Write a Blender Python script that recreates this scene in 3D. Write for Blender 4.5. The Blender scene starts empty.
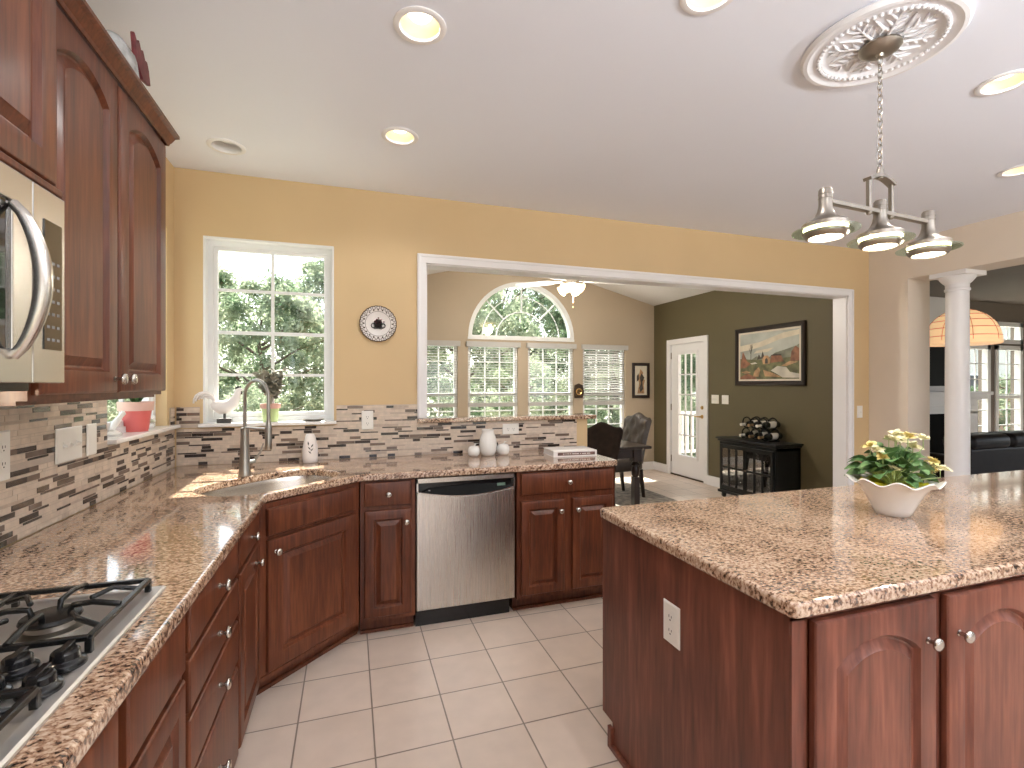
import bpy, bmesh, math, random
from mathutils import Vector, Matrix
random.seed(7)
PI = math.pi
S = bpy.context.scene
COL = S.collection

# ------------------------------------------------------------------ camera, world, sun, exposure
cam_data = bpy.data.cameras.new('camera')
cam_data.sensor_width = 36.0
cam_data.lens = 489.0 / 1024.0 * 36.0
cam_data.clip_start = 0.02
cam = bpy.data.objects.new('camera', cam_data)
COL.objects.link(cam)
cam.location = (0, 0, 1.41)
cam.rotation_euler = (PI / 2, 0, -math.radians(18.35))
S.camera = cam

world = bpy.data.worlds.new('sky')
S.world = world
world.use_nodes = True
wn = world.node_tree
bg = wn.nodes['Background']
sky = wn.nodes.new('ShaderNodeTexSky')
sky.sky_type = 'NISHITA'
sky.sun_disc = False
sky.sun_elevation = math.radians(50)
sky.sun_rotation = 0.0
sky.air_density = 1.0
sky.dust_density = 3.0
sky.ozone_density = 0.6
skymix = wn.nodes.new('ShaderNodeMixRGB')
skymix.inputs[0].default_value = 0.6
skymix.inputs[2].default_value = (5.0, 5.3, 5.8, 1)      # thin bright cloud
wn.links.new(sky.outputs[0], skymix.inputs[1])
wn.links.new(skymix.outputs[0], bg.inputs[0])
bg.inputs[1].default_value = 0.50

sun_data = bpy.data.lights.new('sun', 'SUN')
sun_data.energy = 23.0
sun_data.angle = math.radians(0.6)
sun_data.color = (1.0, 0.94, 0.85)
sun = bpy.data.objects.new('sun', sun_data)
COL.objects.link(sun)
sun.rotation_euler = Vector((0.045, -1.0, -1.19)).to_track_quat('-Z', 'Y').to_euler()

S.view_settings.view_transform = 'Standard'
S.view_settings.look = 'None'
S.view_settings.exposure = 0.3
S.view_settings.gamma = 1.0
S.view_settings.use_curve_mapping = False
FILL_W = 200.0        # watts of each added fill uplight behind the camera
CAN_W = 12.0          # watts of each recessed downlight
S.cycles.max_bounces = 10
S.cycles.diffuse_bounces = 5
S.cycles.glossy_bounces = 5
S.cycles.transmission_bounces = 6
S.cycles.transparent_max_bounces = 24
S.cycles.sample_clamp_indirect = 6.0

# ------------------------------------------------------------------ mesh helpers
MATS = {}
ROOTM = {}

class MB:
    """collects shapes and links them as ONE mesh object"""
    def __init__(s):
        s.bm = bmesh.new()
    def _faces(s, vs, faces, mi=0, M=None):
        bv = [s.bm.verts.new((M @ Vector(v)) if M else Vector(v)) for v in vs]
        out = []
        for f in faces:
            try:
                fc = s.bm.faces.new([bv[i] for i in f])
                fc.material_index = mi
                out.append(fc)
            except ValueError:
                pass
        return out
    def box(s, a, b, mi=0, M=None):
        x0, y0, z0 = a; x1, y1, z1 = b
        x0, x1 = sorted((x0, x1)); y0, y1 = sorted((y0, y1)); z0, z1 = sorted((z0, z1))
        v = [(x0,y0,z0),(x1,y0,z0),(x1,y1,z0),(x0,y1,z0),(x0,y0,z1),(x1,y0,z1),(x1,y1,z1),(x0,y1,z1)]
        return s._faces(v, [(0,3,2,1),(4,5,6,7),(0,1,5,4),(1,2,6,5),(2,3,7,6),(3,0,4,7)], mi, M)
    def bar(s, p, q, w, h, mi=0, up=(0,0,1)):
        """box-section bar from p to q"""
        p = Vector(p); q = Vector(q); d = (q - p); L = d.length; d.normalize()
        u = Vector(up)
        if abs(d.dot(u)) > .95: u = Vector((1, 0, 0))
        x = d.cross(u).normalized(); y = x.cross(d).normalized()
        M = Matrix((( x.x, y.x, d.x, p.x), (x.y, y.y, d.y, p.y), (x.z, y.z, d.z, p.z), (0,0,0,1)))
        return s.box((-w/2, -h/2, 0), (w/2, h/2, L), mi, M)
    def loops(s, L, closed=True, cap0=False, cap1=False, mi=0, M=None, flip=False):
        n = len(L[0]); rows = []
        for l in L:
            rows.append([s.bm.verts.new((M @ Vector(v)) if M else Vector(v)) for v in l])
        for a, b in zip(rows[:-1], rows[1:]):
            for i in range(n if closed else n - 1):
                j = (i + 1) % n
                q = [a[i], a[j], b[j], b[i]]
                if flip: q.reverse()
                try:
                    f = s.bm.faces.new(q); f.material_index = mi
                except ValueError: pass
        if cap0:
            f = s.bm.faces.new(rows[0][::-1] if not flip else rows[0]); f.material_index = mi
        if cap1:
            f = s.bm.faces.new(rows[-1] if not flip else rows[-1][::-1]); f.material_index = mi
        return rows
    def lathe(s, prof, o=(0,0,0), axis=(0,0,1), n=24, mi=0, cap0=True, cap1=True, mod=None):
        """prof = [(radius, height)...]"""
        M = Matrix.Translation(Vector(o)) @ Vector(axis).to_track_quat('Z', 'Y').to_matrix().to_4x4()
        L = []
        for k, (r, h) in enumerate(prof):
            ring = []
            for i in range(n):
                t = 2 * PI * i / n
                rr, hh = (mod(t, k, r, h) if mod else (r, h))
                ring.append((rr * math.cos(t), rr * math.sin(t), hh))
            L.append(ring)
        return s.loops(L, True, cap0, cap1, mi, M)
    def tube(s, pts, r, n=10, mi=0, closed=False, caps=True):
        pts = [Vector(p) for p in pts]; m = len(pts); L = []
        rs = r if isinstance(r, (list, tuple)) else [r] * m
        ref = None
        for i, p in enumerate(pts):
            if closed: d = pts[(i + 1) % m] - pts[i - 1]
            else: d = pts[min(i + 1, m - 1)] - pts[max(i - 1, 0)]
            d.normalize()
            if ref is None:
                ref = Vector((0, 0, 1)) if abs(d.z) < .9 else Vector((1, 0, 0))
            x = d.cross(ref)
            if x.length < 1e-4: x = d.cross(Vector((0, 1, 0)))
            x.normalize(); y = x.cross(d).normalized(); ref = y
            L.append([p + (x * math.cos(2*PI*k/n) + y * math.sin(2*PI*k/n)) * rs[i] for k in range(n)])
        if closed: L.append(L[0]); return s.loops(L, True, False, False, mi)
        return s.loops(L, True, caps, caps, mi)
    def ball(s, c, r, n=16, mi=0, sc=(1,1,1), M=None):
        L = []; m = max(6, n // 2)
        for k in range(1, m):
            a = -PI/2 + PI * k / m
            L.append([(c[0]+r*sc[0]*math.cos(a)*math.cos(2*PI*i/n), c[1]+r*sc[1]*math.cos(a)*math.sin(2*PI*i/n), c[2]+r*sc[2]*math.sin(a)) for i in range(n)])
        s.loops(L, True, True, True, mi, M)
    def prism(s, pts, h0, h1, M=None, mi=0):
        """2-D outline extruded from h0 to h1"""
        return s.loops([[(x, y, h0) for x, y in pts], [(x, y, h1) for x, y in pts]], True, True, True, mi, M)
    def slab(s, outer, holes, M, h0, h1, mi=0):
        """outline with holes, thick from h0 to h1 along local z"""
        bm2 = bmesh.new(); eds = []
        for lp in [outer] + list(holes):
            vs = [bm2.verts.new((x, y, h0)) for x, y in lp]
            for i in range(len(vs)): eds.append(bm2.edges.new((vs[i], vs[(i + 1) % len(vs)])))
        bmesh.ops.triangle_fill(bm2, use_beauty=True, use_dissolve=False, edges=eds)
        bmesh.ops.recalc_face_normals(bm2, faces=bm2.faces)
        ret = bmesh.ops.extrude_face_region(bm2, geom=bm2.faces[:])
        for v in [g for g in ret['geom'] if isinstance(g, bmesh.types.BMVert)]: v.co.z = h1
        bmesh.ops.recalc_face_normals(bm2, faces=bm2.faces)
        bm2.verts.ensure_lookup_table()
        mp = {v: s.bm.verts.new(M @ v.co) for v in bm2.verts}
        for f in bm2.faces:
            try:
                nf = s.bm.faces.new([mp[v] for v in f.verts]); nf.material_index = mi
            except ValueError: pass
        bm2.free()
    def leaf(s, p, d, L, w, droop=.3, mi=0, roll=0.0, nseg=4):
        p = Vector(p); d = Vector(d).normalized()
        side = d.cross(Vector((0, 0, 1)))
        if side.length < .05: side = Vector((1, 0, 0))
        side.normalize(); up = side.cross(d).normalized()
        side = (side * math.cos(roll) + up * math.sin(roll)); up = side.cross(d).normalized()
        rows = []
        for k in range(nseg + 1):
            t = k / nseg
            c = p + d * (L * t) + up * (.06 * L * math.sin(PI * t)) - Vector((0, 0, 1)) * (droop * L * t * t)
            ww = w * (math.sin(PI * min(1, t * .93 + .05)) ** .75) / 2
            rows.append([s.bm.verts.new(c - side * ww + up * ww * .35), s.bm.verts.new(c), s.bm.verts.new(c + side * ww + up * ww * .35)])
        for a, b in zip(rows[:-1], rows[1:]):
            for i in (0, 1):
                try:
                    f = s.bm.faces.new((a[i], a[i+1], b[i+1], b[i])); f.material_index = mi
                except ValueError: pass
    def ring(s, x0, y0, x1, y1, w, M, h0, h1, mi=0, wb=None, wt=None):
        """rectangular frame of bar width w"""
        s.slab([(x0,y0),(x1,y0),(x1,y1),(x0,y1)], [[(x0+w,y0+(wb or w)),(x1-w,y0+(wb or w)),(x1-w,y1-(wt or w)),(x0+w,y1-(wt or w))]], M, h0, h1, mi)
    def build(s, name, mats, parent=None, smooth=None, bevel=0, seg=2, recalc=True, subsurf=0):
        if recalc: bmesh.ops.recalc_face_normals(s.bm, faces=s.bm.faces)
        if parent is not None:
            M = ROOTM.get(parent.name, Matrix.Identity(4)).inverted()
            bmesh.ops.transform(s.bm, matrix=M, verts=s.bm.verts)
        me = bpy.data.meshes.new(name)
        s.bm.to_mesh(me); s.bm.free()
        if not isinstance(mats, (list, tuple)): mats = [mats]
        for m in mats: me.materials.append(MATS[m] if isinstance(m, str) else m)
        o = bpy.data.objects.new(name, me)
        COL.objects.link(o)
        if parent is None:
            bb = [v.co for v in me.vertices]
            c = Vector(((min(v.x for v in bb) + max(v.x for v in bb)) / 2, (min(v.y for v in bb) + max(v.y for v in bb)) / 2, min(v.z for v in bb)))
            me.transform(Matrix.Translation(-c)); o.location = c
            ROOTM[o.name] = Matrix.Translation(c)
        else:
            o.parent = parent
            ROOTM[o.name] = ROOTM.get(parent.name, Matrix.Identity(4))
        if smooth is not None:
            for p in me.polygons: p.use_smooth = True
            if smooth < 179:
                me.set_sharp_from_angle(angle=math.radians(smooth))
        if bevel:
            b = o.modifiers.new('bevel', 'BEVEL'); b.width = bevel; b.segments = seg
            b.limit_method = 'ANGLE'; b.angle_limit = math.radians(40)
        if subsurf:
            m = o.modifiers.new('subdivision', 'SUBSURF'); m.levels = subsurf; m.render_levels = subsurf
        return o

def tag(o, label=None, cat=None, group=None, kind=None):
    if label: o['label'] = label
    if cat: o['category'] = cat
    if group: o['group'] = group
    if kind: o['kind'] = kind
    return o

def thing(name, label, cat, loc=(0,0,0), rz=0.0, group=None):
    o = bpy.data.objects.new(name, None)
    o.empty_display_size = .05
    COL.objects.link(o)
    o.location = loc; o.rotation_euler = (0, 0, rz)
    ROOTM[o.name] = Matrix.Translation(Vector(loc)) @ Matrix.Rotation(rz, 4, 'Z')
    return tag(o, label, cat, group)

def struct(o):
    o['kind'] = 'structure'; return o

KIDS = {}
def copy_tree(o, loc=None, rz=None, label=None, group=None):
    """a copy of a thing with copies of its parts and sub-parts"""
    def rec(src, par):
        c = src.copy(); COL.objects.link(c); c.parent = par
        for ch in src.children: rec(ch, c)
        return c
    c = rec(o, None)
    if loc is not None: c.location = loc
    if rz is not None: c.rotation_euler = (0, 0, rz)
    if label: c['label'] = label
    if group: c['group'] = group
    return c

def frameM(o, u, n):
    """local x = u, local y = up, local z = outward normal n"""
    u = Vector(u).normalized(); n = Vector(n).normalized(); v = Vector((0, 0, 1))
    return Matrix(((u.x, v.x, n.x, o[0]), (u.y, v.y, n.y, o[1]), (u.z, v.z, n.z, o[2]), (0, 0, 0, 1)))

# ------------------------------------------------------------------ materials
def new_mat(name):
    m = bpy.data.materials.new(name); m.use_nodes = True
    MATS[name] = m
    return m, m.node_tree, m.node_tree.nodes['Principled BSDF']
def setp(b, **k):
    for a, v in k.items():
        a = {'rough': 'Roughness', 'metal': 'Metallic', 'coat': 'Coat Weight', 'coatr': 'Coat Roughness', 'ior': 'IOR',
             'spec': 'Specular IOR Level', 'trans': 'Transmission Weight', 'alpha': 'Alpha', 'sheen': 'Sheen Weight', 'aniso': 'Anisotropic'}[a]
        b.inputs[a].default_value = v
def plain(name, col, rough=.5, var=.06, scale=6, bump=0, **k):
    """a procedural surface: base colour with a little noise variation"""
    m, nt, b = new_mat(name)
    tc = nt.nodes.new('ShaderNodeTexCoord'); no = nt.nodes.new('ShaderNodeTexNoise')
    no.inputs['Scale'].default_value = scale; no.inputs['Detail'].default_value = 4
    nt.links.new(tc.outputs['Object'], no.inputs['Vector'])
    cr = nt.nodes.new('ShaderNodeValToRGB')
    cr.color_ramp.elements[0].position = .3; cr.color_ramp.elements[1].position = .7
    cr.color_ramp.elements[0].color = [max(0, c * (1 - var)) for c in col[:3]] + [1]
    cr.color_ramp.elements[1].color = [min(1, c * (1 + var)) for c in col[:3]] + [1]
    nt.links.new(no.outputs['Fac'], cr.inputs[0]); nt.links.new(cr.outputs[0], b.inputs['Base Color'])
    setp(b, rough=rough, **k)
    if bump:
        bp = nt.nodes.new('ShaderNodeBump'); bp.inputs['Strength'].default_value = bump; bp.inputs['Distance'].default_value = .002
        n2 = nt.nodes.new('ShaderNodeTexNoise'); n2.inputs['Scale'].default_value = scale * 25
        nt.links.new(tc.outputs['Object'], n2.inputs['Vector'])
        nt.links.new(n2.outputs['Fac'], bp.inputs['Height']); nt.links.new(bp.outputs[0], b.inputs['Normal'])
    return m
def emit(name, col, strength):
    m, nt, b = new_mat(name)
    b.inputs['Base Color'].default_value = (*col, 1)
    b.inputs['Emission Color'].default_value = (*col, 1)
    b.inputs['Emission Strength'].default_value = strength
    return m
def wood(name, c0, c1, c2, rough=.40, sc=(14, 14, 1.1), coat=.14, seed=0.0):
    m, nt, b = new_mat(name)
    N = nt.nodes.new; Lk = nt.links.new
    tc = N('ShaderNodeTexCoord'); mp = N('ShaderNodeMapping')
    mp.inputs['Scale'].default_value = sc; mp.inputs['Location'].default_value = (seed, seed * 2, seed)
    Lk(tc.outputs['Object'], mp.inputs[0])
    n1 = N('ShaderNodeTexNoise'); n1.inputs['Scale'].default_value = 1.6; n1.inputs['Detail'].default_value = 6; n1.inputs['Distortion'].default_value = .6
    n2 = N('ShaderNodeTexNoise'); n2.inputs['Scale'].default_value = 7; n2.inputs['Detail'].default_value = 5
    n3 = N('ShaderNodeTexNoise'); n3.inputs['Scale'].default_value = 2.2; n3.inputs['Detail'].default_value = 3
    Lk(mp.outputs[0], n1.inputs['Vector']); Lk(mp.outputs[0], n2.inputs['Vector']); Lk(tc.outputs['Object'], n3.inputs['Vector'])
    mx = N('ShaderNodeMath'); mx.operation = 'MULTIPLY_ADD'; mx.inputs[1].default_value = .35
    Lk(n2.outputs['Fac'], mx.inputs[0]); 
    m2 = N('ShaderNodeMath'); m2.operation = 'MULTIPLY'; m2.inputs[1].default_value = .40
    Lk(n1.outputs['Fac'], m2.inputs[0])
    m3 = N('ShaderNodeMath'); m3.operation = 'MULTIPLY_ADD'; m3.inputs[1].default_value = .25
    Lk(n3.outputs['Fac'], m3.inputs[0]); Lk(m2.outputs[0], m3.inputs[2]); Lk(m3.outputs[0], mx.inputs[2])
    cr = N('ShaderNodeValToRGB'); e = cr.color_ramp.elements
    e[0].position = .36; e[0].color = (*c0, 1); e[1].position = .64; e[1].color = (*c2, 1)
    k = e.new(.5); k.color = (*c1, 1)
    Lk(mx.outputs[0], cr.inputs[0]); Lk(cr.outputs[0], b.inputs['Base Color'])
    setp(b, rough=rough, coat=coat, coatr=.22, spec=.3)
    return m

wood('cherry_wood', (.050,.013,.006), (.104,.028,.011), (.172,.052,.021))
wood('island_wood', (.072,.021,.013), (.150,.046,.027), (.255,.088,.052), rough=.40, sc=(9, 9, .8), seed=3.1)
wood('dark_walnut', (.010,.006,.005), (.020,.011,.008), (.035,.018,.012), rough=.3)
wood('black_wood', (.004,.0045,.004), (.006,.0065,.006), (.010,.011,.010), rough=.35)
plain('yellow_paint', (.60,.44,.245), .62, .03, 2.0)
plain('cream_paint', (.72,.63,.53), .6, .03, 2.0)
plain('beige_paint', (.470,.385,.285), .65, .03, 2.0)
plain('olive_paint', (.108,.088,.042), .6, .05, 1.5)
plain('greige_paint', (.17,.14,.115), .65, .04, 2.0)
plain('ceiling_paint', (.78,.81,.90), .5, .012, 1.0)
plain('white_ceiling', (.72,.70,.68), .7, .015, 1.0)
plain('white_trim', (.80,.79,.80), .35, .02, 3.0)
plain('white_vinyl', (.78,.79,.79), .4, .02, 3.0)
plain('white_plastic', (.80,.78,.73), .3, .02, 5.0)
plain('slot_dark', (.03,.03,.03), .5)
plain('sill_marble', (.78,.76,.74), .2, .06, 9.0)
plain('tile_beige', (.60,.495,.40), .35, .14, 30.0)
plain('tile_tan', (.46,.36,.285), .35, .15, 30.0)
plain('tile_brown', (.155,.11,.085), .25, .15, 25.0, coat=.25)
plain('tile_dark', (.028,.017,.014), .2, .2, 25.0, coat=.25)
plain('grout', (.50,.42,.35), .8, .05, 40)
plain('nickel', (.54,.51,.47), .24, .03, 20, metal=1.0)
plain('satin_nickel', (.34,.31,.27), .34, .05, 20, metal=1.0)
plain('chrome', (.75,.75,.74), .12, .02, 20, metal=1.0)
plain('black_iron', (.008,.008,.008), .26, .2, 30, spec=.4)
plain('black_plastic', (.009,.009,.010), .18, .1, 10, spec=.4)
plain('black_glass', (.008,.008,.009), .05, .05, 4, coat=1.0)
plain('plaster_white', (.78,.78,.81), .55, .02, 5)
plain('white_ceramic', (.80,.79,.76), .22, .03, 8, coat=.4)
plain('matte_white_ceramic', (.78,.74,.72), .55, .05, 14, bump=.3)
plain('dark_base', (.05,.045,.04), .5, .3, 60)
plain('pot_green', (.42,.52,.24), .4, .06, 12)
plain('pot_pink_rim', (.62,.36,.30), .5, .06, 12)
plain('pot_red', (.62,.13,.12), .35, .06, 12)
plain('pot_rose_rim', (.66,.42,.36), .45, .08, 14)
plain('leaf_dark', (.11,.22,.075), .42, .4, 25)
plain('leaf_grey', (.27,.255,.20), .6, .4, 30)
plain('petal_yellow', (.86,.74,.33), .5, .15, 30)
plain('petal_cream', (.88,.84,.58), .5, .1, 30)
plain('foil_yellow', (.80,.72,.03), .3, .1, 30)
plain('black_leather', (.012,.009,.008), .42, .25, 14, spec=.25)
plain('chair_velvet', (.022,.014,.009), .85, .3, 18, spec=.2)
plain('blind_white', (.50,.49,.48), .6, .03, 8)
plain('key_grey', (.16,.16,.16), .5, .03, 8)
plain('chair_leather', (.042,.031,.024), .42, .2, 18)
plain('rug_pile', (.22,.19,.16), .95, .5, 16)
plain('brass', (.55,.36,.14), .3, .05, 20, metal=1.0)
plain('bronze_iron', (.07,.045,.03), .45, .3, 20, metal=.5)
plain('bottle_glass', (.012,.014,.010), .08, .2, 10, coat=.8)
plain('foil_gold', (.45,.30,.16), .35, .2, 20, metal=.7)
plain('label_paper', (.70,.66,.58), .7, .08, 20)
plain('silver_ceramic', (.42,.44,.45), .25, .35, 30, coat=.6)
plain('comb_red', (.13,.022,.028), .5, .4, 30)
plain('book_white', (.75,.73,.71), .5, .04, 20)
plain('book_print', (.16,.09,.07), .5, .5, 60)
plain('concrete_deck', (.55,.50,.44), .7, .1, 5)
plain('house_siding', (.60,.58,.54), .7, .05, 5)
plain('house_brick', (.42,.26,.17), .8, .3, 14)
plain('roof_shingle', (.12,.11,.10), .9, .3, 10)
plain('bark', (.10,.075,.055), .9, .4, 12)
plain('fire_black', (.006,.006,.006), .7, .2, 8, spec=.05)
plain('tv_black', (.006,.006,.006), .5, .1, 8, spec=.1)
plain('lit_can_reflector', (.72,.62,.42), .4, .03, 8)  # warm bulb glow put into the colour; unlit cans stay white
plain('rib_paper', (.45,.22,.09), .7, .1, 20)
plain('faucet_steel', (.36,.34,.31), .28, .04, 20, metal=1.0)

# brushed stainless
def steel(name, sc, col=(.60,.57,.53), rough=.27):
    m, nt, b = new_mat(name); N = nt.nodes.new; Lk = nt.links.new
    tc = N('ShaderNodeTexCoord'); mp = N('ShaderNodeMapping'); mp.inputs['Scale'].default_value = sc
    n1 = N('ShaderNodeTexNoise'); n1.inputs['Scale'].default_value = 12; n1.inputs['Detail'].default_value = 4
    Lk(tc.outputs['Object'], mp.inputs[0]); Lk(mp.outputs[0], n1.inputs['Vector'])
    cr = N('ShaderNodeValToRGB'); cr.color_ramp.elements[0].color = (*[c * .985 for c in col], 1); cr.color_ramp.elements[1].color = (*[min(1, c * 1.015) for c in col], 1)
    Lk(n1.outputs['Fac'], cr.inputs[0]); Lk(cr.outputs[0], b.inputs['Base Color'])
    mr = N('ShaderNodeMapRange'); mr.inputs['To Min'].default_value = rough - .01; mr.inputs['To Max'].default_value = rough + .02
    Lk(n1.outputs['Fac'], mr.inputs[0]); Lk(mr.outputs[0], b.inputs['Roughness'])
    setp(b, metal=1.0)
    return m
plain('stainless', (.60,.57,.53), .27, .01, 2, metal=1.0)
steel('stainless_upright', (40, 40, .3))
plain('stainless_tray', (.66,.65,.63), .42, .02, 3, metal=.85)

# granite
def granite(name, shift=0.0, warm=1.0):
    m, nt, b = new_mat(name); N = nt.nodes.new; Lk = nt.links.new
    tc = N('ShaderNodeTexCoord'); mp = N('ShaderNodeMapping')
    mp.inputs['Scale'].default_value = (1.0, 1.35, 1.0); mp.inputs['Rotation'].default_value = (0, 0, .25)
    Lk(tc.outputs['Object'], mp.inputs[0])
    n1 = N('ShaderNodeTexNoise'); n1.inputs['Scale'].default_value = 78; n1.inputs['Detail'].default_value = 8; n1.inputs['Roughness'].default_value = .62
    n2 = N('ShaderNodeTexNoise'); n2.inputs['Scale'].default_value = 6; n2.inputs['Detail'].default_value = 4
    vo = N('ShaderNodeTexVoronoi'); vo.inputs['Scale'].default_value = 150
    for x in (n1, n2, vo): Lk(mp.outputs[0], x.inputs['Vector'])
    a = N('ShaderNodeMath'); a.operation = 'MULTIPLY_ADD'; a.inputs[1].default_value = .22
    sepc = N('ShaderNodeSeparateColor'); Lk(vo.outputs['Color'], sepc.inputs[0])
    Lk(sepc.outputs[0], a.inputs[0]); Lk(n1.outputs['Fac'], a.inputs[2])
    c = N('ShaderNodeMath'); c.operation = 'MULTIPLY_ADD'; c.inputs[1].default_value = .30
    Lk(n2.outputs['Fac'], c.inputs[0]); Lk(a.outputs[0], c.inputs[2])
    cr = N('ShaderNodeValToRGB'); e = cr.color_ramp.elements
    e[0].position = .0; e[0].color = (.018,.012,.011,1); e[1].position = 1; e[1].color = (.66,.52,.40,1)
    for p, col in ((.585,(.035,.022,.018)), (.645,(.13,.072,.046)), (.70,(.27,.155,.098)), (.765,(.40,.255,.17)), (.85,(.55,.40,.29))):
        k = e.new(p - shift); k.color = (*col, 1)
    Lk(c.outputs[0], cr.inputs[0]); Lk(cr.outputs[0], b.inputs['Base Color'])
    setp(b, rough=.09, spec=.6, coat=.5, coatr=.04)
    return m
granite('granite', 0.0)
granite('granite_lit', .030)  # same stone, colour lightened for the reflections on the island

# floor tiles
m, nt, b = new_mat('floor_tile'); N = nt.nodes.new; Lk = nt.links.new
geo = N('ShaderNodeNewGeometry'); mp = N('ShaderNodeMapping')
mp.inputs['Location'].default_value = (-.092 + 100 * .297, -2.21 + 100 * .298 + .0, 0)
Lk(geo.outputs['Position'], mp.inputs[0])
bk = N('ShaderNodeTexBrick'); bk.offset = 0; bk.squash = 1
bk.inputs['Scale'].default_value = 1; bk.inputs['Brick Width'].default_value = .297; bk.inputs['Row Height'].default_value = .298
bk.inputs['Mortar Size'].default_value = .0036; bk.inputs['Mortar Smooth'].default_value = .2; bk.inputs['Bias'].default_value = 0
bk.inputs['Color1'].default_value = (.66,.545,.455,1); bk.inputs['Color2'].default_value = (.72,.60,.505,1); bk.inputs['Mortar'].default_value = (.27,.215,.17,1)
Lk(mp.outputs[0], bk.inputs['Vector'])
no = N('ShaderNodeTexNoise'); no.inputs['Scale'].default_value = 9; no.inputs['Detail'].default_value = 6
Lk(geo.outputs['Position'], no.inputs['Vector'])
mr = N('ShaderNodeMapRange'); mr.inputs['To Min'].default_value = .88; mr.inputs['To Max'].default_value = 1.1
Lk(no.outputs['Fac'], mr.inputs[0])
mu = N('ShaderNodeMixRGB'); mu.blend_type = 'MULTIPLY'; mu.inputs[0].default_value = 1
Lk(bk.outputs['Color'], mu.inputs[1]); Lk(mr.outputs[0], mu.inputs[2]); Lk(mu.outputs[0], b.inputs['Base Color'])
bp = N('ShaderNodeBump'); bp.inputs['Strength'].default_value = .6; bp.inputs['Distance'].default_value = .002; bp.invert = True
Lk(bk.outputs['Fac'], bp.inputs['Height']); Lk(bp.outputs[0], b.inputs['Normal'])
setp(b, rough=.30, spec=.5)

# window glass: clear pane with a mirror sheen
def glass(name, tint=(1,1,1), refl=.08):
    m = bpy.data.materials.new(name); m.use_nodes = True; MATS[name] = m
    nt = m.node_tree; nt.nodes.clear()
    o = nt.nodes.new('ShaderNodeOutputMaterial'); mx = nt.nodes.new('ShaderNodeMixShader')
    t = nt.nodes.new('ShaderNodeBsdfTransparent'); t.inputs[0].default_value = (*tint, 1)
    g = nt.nodes.new('ShaderNodeBsdfGlossy'); g.inputs['Roughness'].default_value = .02
    mx.inputs[0].default_value = refl
    nt.links.new(t.outputs[0], mx.inputs[1]); nt.links.new(g.outputs[0], mx.inputs[2]); nt.links.new(mx.outputs[0], o.inputs[0])
    return m
glass('window_glass', (.97,.99,.97), .05)
glass('lamp_glass', (.86,.96,.86), .30)
glass('clear_glass', (.92,.93,.93), .2)

# leaves of the garden: light passes through them
def foliage(name, c0, c1):
    m = bpy.data.materials.new(name); m.use_nodes = True; MATS[name] = m
    nt = m.node_tree; N = nt.nodes.new; Lk = nt.links.new; nt.nodes.clear()
    o = N('ShaderNodeOutputMaterial'); d = N('ShaderNodeBsdfDiffuse'); t = N('ShaderNodeBsdfTranslucent'); mx = N('ShaderNodeMixShader'); mx.inputs[0].default_value = .5
    tc = N('ShaderNodeTexCoord'); no = N('ShaderNodeTexNoise'); no.inputs['Scale'].default_value = 1.8; no.inputs['Detail'].default_value = 5
    cr = N('ShaderNodeValToRGB'); cr.color_ramp.elements[0].position = .35; cr.color_ramp.elements[1].position = .65
    cr.color_ramp.elements[0].color = (*c0, 1); cr.color_ramp.elements[1].color = (*c1, 1)
    Lk(tc.outputs['Object'], no.inputs['Vector']); Lk(no.outputs['Fac'], cr.inputs[0])
    Lk(cr.outputs[0], d.inputs[0]); Lk(cr.outputs[0], t.inputs[0]); Lk(d.outputs[0], mx.inputs[1]); Lk(t.outputs[0], mx.inputs[2]); Lk(mx.outputs[0], o.inputs[0])
foliage('foliage_light', (.10,.16,.085), (.46,.50,.37))
foliage('foliage_dark', (.045,.085,.045), (.20,.26,.16))
plain('lawn', (.27,.27,.21), .95, .3, 4)
emit('bulb_warm', (1.0, .86, .62), 9.0)
emit('bulb_hot', (1.0, .90, .72), 4.0)
emit('lantern_paper', (1.0, .62, .33), .58)
emit('fan_shade', (1.0, .84, .58), 1.6)
emit('display_green', (.10,.16,.12), .15)
# ================================================================== THE SETTING
CEIL = 2.71; CT = .918          # ceiling and worktop heights
def rect(x0, y0, x1, y1): return [(x0, y0), (x1, y0), (x1, y1), (x0, y1)]
def circ(cx, cy, r, n=24): return [(cx + r * math.cos(2*PI*i/n), cy + r * math.sin(2*PI*i/n)) for i in range(n)]
XZ = Matrix(((1,0,0,0),(0,0,1,0),(0,1,0,0),(0,0,0,1)))       # local (x, y, h) -> world (x, h, y)
YZ = Matrix(((0,0,1,0),(1,0,0,0),(0,1,0,0),(0,0,0,1)))       # local (x, y, h) -> world (h, x, y)
ID = Matrix.Identity(4)
def by_normal(mb, fn):
    mb.bm.normal_update()
    bmesh.ops.recalc_face_normals(mb.bm, faces=mb.bm.faces)
    for f in mb.bm.faces: f.material_index = fn(f.normal, f.calc_center_median())

# floor
mb = MB(); mb.slab([(-1.13,-4.1),(12.1,-4.1),(12.1,5.12),(4.92,5.12),(4.92,7.08),(-.10,7.08),(-.10,3.55),(-1.13,3.55)], [], ID, -.15, 0)
struct(mb.build('floor', 'floor_tile'))

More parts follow.
